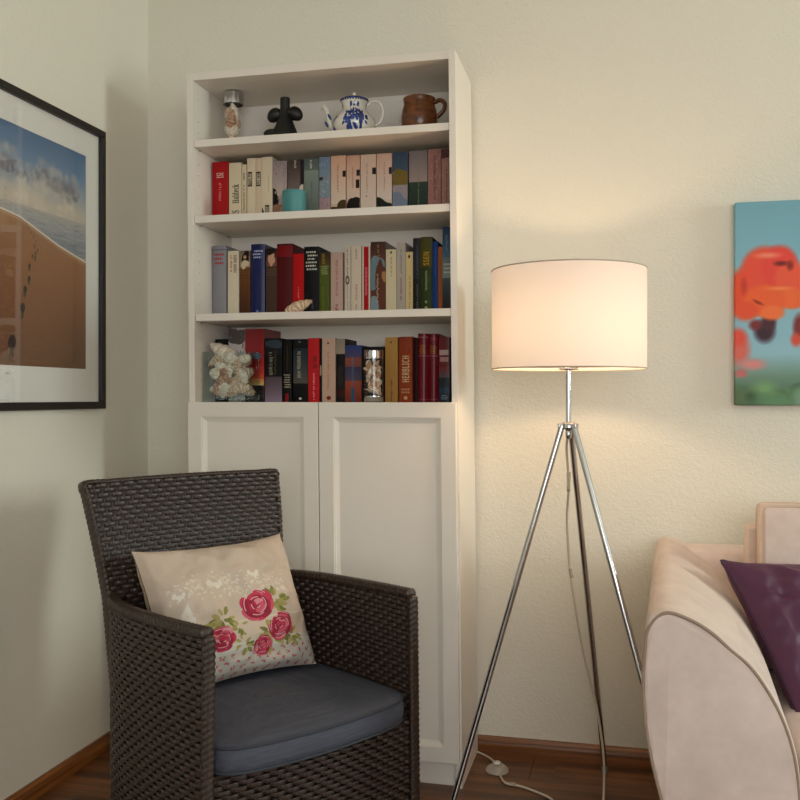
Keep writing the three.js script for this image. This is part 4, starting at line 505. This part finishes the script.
{
  const tex = canvasTex(1024, 1024, (g, W, H) => {
    g.fillStyle = '#cfbcaa'; g.fillRect(0, 0, W, H);
    for (let i = 0; i < 5000; i++) { g.fillStyle = (i % 2 ? '#d8c8b4' : '#bfae96') + '30'; g.fillRect(rnd() * W, rnd() * H, 2 + rnd() * 20, 1 + rnd() * 2); }
    // pale specks and little birds across the middle
    for (let i = 0; i < 300; i++) { g.fillStyle = '#e2d8c6' + (i % 3 ? 'c0' : '80'); const x = 0.06 + 0.78 * rnd(), y = 0.38 + 0.1 * (rnd() + rnd() - 1) - 0.03 * Math.sin(x * 6); g.beginPath(); g.ellipse(x * W, y * H, 3 + rnd() * 9, 3 + rnd() * 8, rnd() * 3, 0, 7); g.fill(); }
    for (const [x, y, s] of [[0.12, 0.4, 1], [0.35, 0.36, 1.3], [0.6, 0.33, 1.1]]) { g.fillStyle = '#e6dece'; for (const [dx, dy, rx, ry] of [[0, 0, 34, 16], [-26, -14, 16, 24], [26, -10, 14, 22], [4, 16, 12, 14]]) { g.beginPath(); g.ellipse(x * W + dx * s, y * H + dy * s, rx * s * 0.8, ry * s * 0.8, 0.3, 0, 7); g.fill(); } }
    // pale tower motif on the left
    g.fillStyle = '#ddd6c8'; g.beginPath(); g.moveTo(0.07 * W, 0.68 * H); g.lineTo(0.11 * W, 0.52 * H); g.lineTo(0.155 * W, 0.45 * H); g.lineTo(0.18 * W, 0.54 * H); g.lineTo(0.19 * W, 0.68 * H); g.closePath(); g.fill(); g.fillStyle = '#b8ab98'; for (let i = 0; i < 26; i++) g.fillRect((0.09 + 0.085 * rnd()) * W, (0.53 + 0.14 * rnd()) * H, 5, 9);
    // lower bands
    g.fillStyle = '#d8cbb4'; g.fillRect(0, 0.63 * H, W, 0.012 * H); g.fillStyle = '#cfc8bc'; g.fillRect(0, 0.78 * H, W, 0.06 * H); g.fillStyle = '#bfc0bc'; g.fillRect(0, 0.8 * H, W, 0.008 * H); g.fillRect(0, 0.83 * H, W, 0.006 * H);
    g.fillStyle = '#c3bcb0'; g.fillRect(0, 0.84 * H, W, 0.16 * H);
    for (let j = 0; j < 4; j++) for (let i = 0; i < 14; i++) { const x = (i + (j % 2) * 0.5 + 0.2) / 14, y = 0.862 + j * 0.04; for (let k = 0; k < 5; k++) { g.fillStyle = ['#b8485a', '#c86a74', '#8a8a6a'][k % 3]; g.beginPath(); g.ellipse(x * W + (rnd() - 0.5) * 26, y * H + (rnd() - 0.5) * 22, 7, 5, rnd() * 3, 0, 7); g.fill(); } }
    const leaf = (x, y, r, n) => { for (let i = 0; i < n; i++) { g.fillStyle = ['#8c8a48', '#a39a58', '#76793c', '#b0a468'][i % 4]; const a = rnd() * 6.3, d = r * (0.4 + 0.8 * rnd()); g.beginPath(); g.ellipse(x + Math.cos(a) * d, y + Math.sin(a) * d, r * 0.34, r * 0.17, a + rnd() - 0.5, 0, 7); g.fill(); } };
    const rose = (x, y, r) => { for (let k = 0; k < 46; k++) { const a = rnd() * 6.3, d = r * Math.pow(rnd(), 0.6) * 0.8, c = ['#b92a48', '#c93a56', '#a01f3c', '#d2586c', '#dd8c96', '#b02444'][k % 6]; g.fillStyle = c; g.beginPath(); g.ellipse(x + Math.cos(a) * d, y + Math.sin(a) * d, r * 0.34, r * 0.2, a + 1.5, 0, 7); g.fill(); } g.strokeStyle = '#8a1834'; g.lineWidth = r * 0.06; for (let k = 0; k < 8; k++) { g.beginPath(); g.arc(x, y, r * (0.12 + 0.09 * k), k * 1.1, k * 1.1 + 2.2); g.stroke(); } g.strokeStyle = '#e6b0b4'; g.lineWidth = r * 0.05; for (let k = 0; k < 7; k++) { g.beginPath(); g.arc(x, y, r * (0.2 + 0.1 * k), k * 1.7 + 0.5, k * 1.7 + 1.6); g.stroke(); } };
    leaf(0.33 * W, 0.6 * H, 76, 28); leaf(0.7 * W, 0.54 * H, 84, 24); leaf(0.66 * W, 0.78 * H, 90, 30); leaf(0.79 * W, 0.79 * H, 66, 18); leaf(0.45 * W, 0.8 * H, 56, 14); leaf(0.42 * W, 0.68 * H, 56, 12); leaf(0.2 * W, 0.8 * H, 60, 14);
    rose(0.31 * W, 0.735 * H, 92); rose(0.57 * W, 0.545 * H, 124); rose(0.715 * W, 0.705 * H, 108); rose(0.58 * W, 0.83 * H, 76);
  });
  const m = new THREE.MeshPhysicalMaterial({ map: tex, color: new THREE.Color().setRGB(0.86, 0.84, 0.84), roughness: 0.9, bumpMap: clothBump(30), bumpScale: 0.00025 });
  const p = thing('throw_pillow', 'beige pillow printed with pink roses on the wicker armchair', 'pillow');
  const [fr, bk] = pillowGeo(0.386, 0.318, 0.15, 71, 44, 1.7);
  part('pillow_front', fr, m, p); part('pillow_back', bk, mat('#c9b698', 0.9), p);
  const c = chairPoint(-0.004, 0.598, -0.335); p.position.copy(c); p.rotation.order = 'YXZ'; p.rotation.set(-0.463, CHAIR.yaw + 0.016, 0.0);
}
{
  const nz = makeNoise(32, 91), p = thing('throw_pillow', 'dark purple satin pillow leaning on the sofa arm', 'pillow');
  const m = mat('#4a1d3c', 0.42, { sheen: 0.5, sheenColor: new THREE.Color('#8a5a78'), sheenRoughness: 0.4 });
  const [fr, bk] = pillowGeo(0.42, 0.42, 0.13, 92, 44, 1.8);
  part('pillow_body', merge([fr, bk]), m, p);
  const edge = []; for (let k = 0; k < 80; k++) { const s = (k / 80) * 4, i = Math.floor(s), f = (s - i) * 2 - 1, [a, b] = [[f, -1], [1, f], [-f, 1], [-1, -f]][i]; edge.push(V(a * 0.21 * (1 - 0.07 * (1 - b * b) * a * a), b * 0.21 * (1 - 0.09 * (1 - a * a) * b * b), 0)); }
  part('piping', tube(edge, 0.003, 240, 6, true), mat('#35132b', 0.5), p);
  const TL = V(1.757, 0.69, 0.53), u = V(0.75, -0.06, -0.6).normalize(), dn = V(0.175, -0.33, 0.2); dn.addScaledVector(u, -dn.dot(u)).normalize();
  const v = dn.clone().negate(), n = u.clone().cross(v).normalize();
  p.quaternion.setFromRotationMatrix(new THREE.Matrix4().makeBasis(u, v, n)); p.position.copy(TL).addScaledVector(u, 0.21).addScaledVector(dn, 0.21);
}

// ---------------------------------------------------------------- wicker armchair
{
  const chair = thing('wicker_armchair', 'dark brown woven wicker armchair in front of the bookcase', 'armchair', [CHAIR.x, 0, CHAIR.z], CHAIR.yaw);
  const HA = 0.656, T = 0.021, P = 0.033, PITCH = 0.0104;
  // plan of the shell, from the left front round the back to the right front; t in 0..1
  const half = [[-0.258, 0], [-0.265, -0.1], [-0.267, -0.22], [-0.262, -0.33], [-0.238, -0.425], [-0.18, -0.488], [-0.1, -0.512], [0, -0.52]];
  const plan = new THREE.CatmullRomCurve3([...half, ...half.slice(0, -1).reverse().map(([x, z]) => [-x, z])].map(([x, z]) => V(x, 0, z)), false, 'centripetal');
  plan.arcLengthDivisions = 800;
  const LEN = plan.getLength(), armTop = (t) => HA - 0.016 * Math.sin(Math.PI * t);
  const shellAt = (t, y, off) => { const p = plan.getPointAt(t), d = plan.getTangentAt(t), k = 1 - y / HA; const n = V(-d.z, 0, d.x); if (n.dot(p.clone().sub(V(0, 0, -0.2))) < 0) n.negate(); return { p: V(p.x * (1 + 0.035 * k), y, p.z * (1 - 0.06 * k)).addScaledVector(n, off), n }; };
  function strand(path, L, row) {   // path(s in 0..1) -> {p, n}; arches over the stakes, dips under them
    const cuts = [0, 0.07, 0.16, 0.3, 0.5, 0.7, 0.84, 0.93], S = [], ph = (row % 2) * 0.5;
    for (let k = -1; k * P < L; k++) for (const c of cuts) { const s = (k + c + ph) * P; if (s >= 0 && s <= L) S.push(s); }
    if (S[S.length - 1] < L) S.push(L); if (S[0] > 0) S.unshift(0);
    const ring = [[0, 1], [0.8, 0.75], [0.8, -0.75], [0, -1], [-0.9, -0.6], [-0.9, 0.6]], pos = [], idx = [];
    S.forEach((s, i) => {
      const { p, n } = path(s / L), w = Math.pow(Math.min(1, 1.35 * Math.abs(Math.sin(Math.PI * (s / P - ph)))), 0.6), o = -0.0064 + 0.0086 * w;
      for (const [a, b] of ring) pos.push(p.x + n.x * (o + a * 0.0019), p.y + n.y * (o + a * 0.0019) + b * 0.0048 * (0.8 + 0.2 * w), p.z + n.z * (o + a * 0.0019));
      if (i) for (let k = 0; k < 6; k++) { const A = (i - 1) * 6 + k, B = (i - 1) * 6 + ((k + 1) % 6), C = A + 6, D = B + 6; idx.push(A, C, D, A, D, B); }
    });
    const g = new THREE.BufferGeometry(); g.setAttribute('position', new THREE.Float32BufferAttribute(pos, 3)); g.setIndex(idx); g.computeVertexNormals(); return g;
  }
  function ribbed(pts, a, b, up, closed = false) {   // a wrapped edge: half sizes a (across) and b (along up)
    const c = new THREE.CatmullRomCurve3(pts, closed, 'centripetal'); c.arcLengthDivisions = 600; const L = c.getLength(), N = Math.round(L / 0.002);
    return grid((u, v) => { const t = Math.min(1, v), p = c.getPointAt(t), d = c.getTangentAt(t), U = up(t), s = d.clone().cross(U).normalize(), W = s.clone().cross(d).normalize(), th = u * Math.PI * 2, r = (1 + 0.2 * Math.abs(Math.sin((v * N * Math.PI) / 6 + u * Math.PI * 2))) * 0.92 * Math.min(1, Math.sqrt(Math.max(0, (Math.min(v, 1 - v) * L) / 0.006))); const e = (q) => Math.sign(q) * Math.pow(Math.abs(q), 0.7); return p.clone().addScaledVector(s, e(Math.cos(th)) * a * r).addScaledVector(W, e(Math.sin(th)) * b * r); }, 12, N);
  }
  // shell of arms and rear
  const NT = 72, ring = (t, y) => [shellAt(t, y, -0.007).p, shellAt(t, y, -T + 0.007).p];
  const core = merge([grid((u, v) => ring(u, 0.02 + v * (armTop(u) - 0.03))[0], NT, 6), grid((u, v) => ring(1 - u, 0.02 + v * (armTop(1 - u) - 0.03))[1], NT, 6), grid((u, v) => { const [a, b] = ring(u, armTop(u) - 0.01); return a.clone().lerp(b, 1 - v); }, NT, 1), ...[0, 1].map((e) => grid((u, v) => { const [a, b] = ring(e, 0.02 + v * (armTop(e) - 0.03)); return a.clone().lerp(b, e ? u : 1 - u); }, 1, 1))]);
  const side = part('arm_shell', core, M.wicker, chair);
  let row = 0;
  for (let y = 0.012; y < HA - 0.014; y += PITCH, row++) {
    part('strand', strand((s) => { const q = shellAt(s, Math.min(y, armTop(s) - 0.008), -0.004); return q; }, LEN, row), M.wicker, side);
    if (y > 0.37) for (const [t0, t1] of [[0, 0.345], [0.655, 1]]) part('strand', strand((s) => { const q = shellAt(t0 + (t1 - t0) * s, Math.min(y, armTop(0.3) - 0.008), -T + 0.004); q.n.negate(); return q; }, (t1 - t0) * LEN, row), M.wicker, side);
  }
  const mid = (t, y) => shellAt(t, y, -T / 2).p;
  part('arm_edge', ribbed(Array.from({ length: 60 }, (_, i) => mid(i / 59, armTop(i / 59) - 0.006)), 0.0135, 0.0105, () => V(0, 1, 0)), M.wicker, side);
  for (const t of [0, 1]) part('arm_edge', ribbed(Array.from({ length: 12 }, (_, i) => mid(t, 0.004 + (i / 11) * (HA - 0.012))), 0.0118, 0.0065, () => V(0, 0, 1)), M.wicker, side);
  // apron and seat deck
  const apron = part('apron', box(-0.242, 0.242, 0.02, 0.386, -0.03, -0.014), M.wicker, chair);
  row = 0;
  for (let y = 0.012; y < 0.384; y += PITCH, row++) part('strand', strand((s) => ({ p: V(-0.246 + 0.492 * s, y, -0.0085 + 0.012 * (1 - (2 * s - 1) ** 2)), n: V(0, 0, 1) }), 0.492, row), M.wicker, apron);
  part('seat_deck', box(-0.225, 0.225, 0.366, 0.384, -0.45, -0.03), M.wicker, chair);
  // backrest
  const bz = (y) => (y < 0.635 ? -0.43 - ((y - 0.4) / 0.235) * 0.036 : -0.466 - ((y - 0.635) / 0.251) * 0.063 - 0.006 * Math.sin(((y - 0.635) / 0.251) * Math.PI) * -1), bw = (y) => (y < 0.635 ? 0.224 + ((y - 0.4) / 0.235) * 0.006 : 0.23 + ((y - 0.635) / 0.251) * 0.028);
  const back = part('backrest', merge([0.011, -0.011].map((o) => grid((u, v) => { const y = 0.37 + v * 0.505, a = o > 0 ? u : 1 - u; return V((a * 2 - 1) * (bw(y) - 0.006), y, bz(y) + o); }, 8, 12)).concat([grid((u, v) => V(-0.222, 0.37 + v * 0.2, bz(0.37 + v * 0.2) + (u - 0.5) * 0.022), 1, 2)])), M.wicker, chair);
  const topCurve = (x) => 0.004 * (1 - (x / 0.258) ** 2);
  row = 0;
  for (let y = 0.385; y < 0.876; y += PITCH, row++) {
    const w = bw(y) - 0.008, sl = V(0, 0.2, 1).normalize();
    part('strand', strand((s) => ({ p: V((2 * s - 1) * w, y + topCurve((2 * s - 1) * w) * (y - 0.4) * 2, bz(y) + 0.0145), n: sl }), 2 * w, row), M.wicker, back);
    if (y > 0.6) part('strand', strand((s) => ({ p: V((1 - 2 * s) * w, y, bz(y) - 0.0135), n: sl.clone().negate() }), 2 * w, row), M.wicker, back);
  }
  const rimPts = []; for (let i = 0; i <= 10; i++) { const y = 0.42 + (i / 10) * 0.44; rimPts.push(V(-bw(y) + 0.006, y, bz(y))); }
  rimPts.push(V(-bw(0.872) + 0.004, 0.873, bz(0.873)), V(-bw(0.878) + 0.007, 0.879, bz(0.878)));
  for (let i = 1; i < 10; i++) { const x = -0.24 + i * 0.048; rimPts.push(V(x, 0.879 + topCurve(x), bz(0.879))); }
  const mir = rimPts.slice(0, 13).reverse().map((p) => V(-p.x, p.y, p.z)); rimPts.push(...mir);
  part('back_edge', ribbed(rimPts, 0.0065, 0.0175, () => V(0, 0.2, 1)), M.wicker, back);
}
// seat cushion
{
  const nz = makeNoise(64, 101), N = 96, outline = (a) => {   // rounded seat plan, bowed at the front
    const c = Math.cos(a), s = Math.sin(a), e = 0.22, x = Math.sign(c) * Math.pow(Math.abs(c), e), z = Math.sign(s) * Math.pow(Math.abs(s), e);
    const zz = z * 0.218 - 0.208, w = 0.234 - 0.03 * Math.max(0, -z) * 0.5;
    return [x * w, zz + (z > 0 ? 0.03 * z * (1 - x * x) : 0)];
  };
  const prof = [[0.0, 0.458], [0.2, 0.458], [0.4, 0.456], [0.6, 0.453], [0.78, 0.449], [0.9, 0.445], [0.97, 0.442], [0.992, 0.439], [1.0, 0.434], [1.012, 0.425], [1.015, 0.414], [1.012, 0.403], [1.0, 0.394], [0.985, 0.39], [0.5, 0.386], [0, 0.386]];
  const g = grid((u, v) => { const k = v * (prof.length - 1), i = Math.min(prof.length - 2, Math.floor(k)), f = k - i, s = prof[i][0] + (prof[i + 1][0] - prof[i][0]) * f, y = prof[i][1] + (prof[i + 1][1] - prof[i][1]) * f; const [x, z] = outline(-u * Math.PI * 2); const wr = y > 0.44 && s < 0.97 ? 0.004 * (nz(x * s * 14 + 5, (z + 0.2) * s * 30 + 5) - 0.5) : 0; return V(x * s, y + wr, -0.2 + (z + 0.2) * s); }, N, (prof.length - 1) * 2);
  const tx = dataTex(256, 256, (u, v) => { const k = 26 * (nC(u * 256, v * 256) - 0.5) + 14 * (nA(u * 16, v * 16) - 0.5); return [clamp(68 + k), clamp(70 + k), clamp(82 + k)]; }, true, 3, 3);
  const m = new THREE.MeshPhysicalMaterial({ map: tx, roughness: 0.8, bumpMap: clothBump(20), bumpScale: 0.0002 });
  const c = thing('seat_cushion', 'dark slate grey seat cushion on the wicker armchair', 'cushion', [CHAIR.x, 0, CHAIR.z], CHAIR.yaw);
  part('cushion_body', g, m, c);
  for (const y of [0.4375, 0.392]) part('piping', tube(Array.from({ length: 96 }, (_, i) => { const [x, z] = outline((i / 96) * Math.PI * 2); return V(x * 1.002, y, -0.2 + (z + 0.2) * 1.002); }), 0.0032, 300, 6, true), mat('#33353d', 0.8), c);
}
renderer.render(scene, camera);
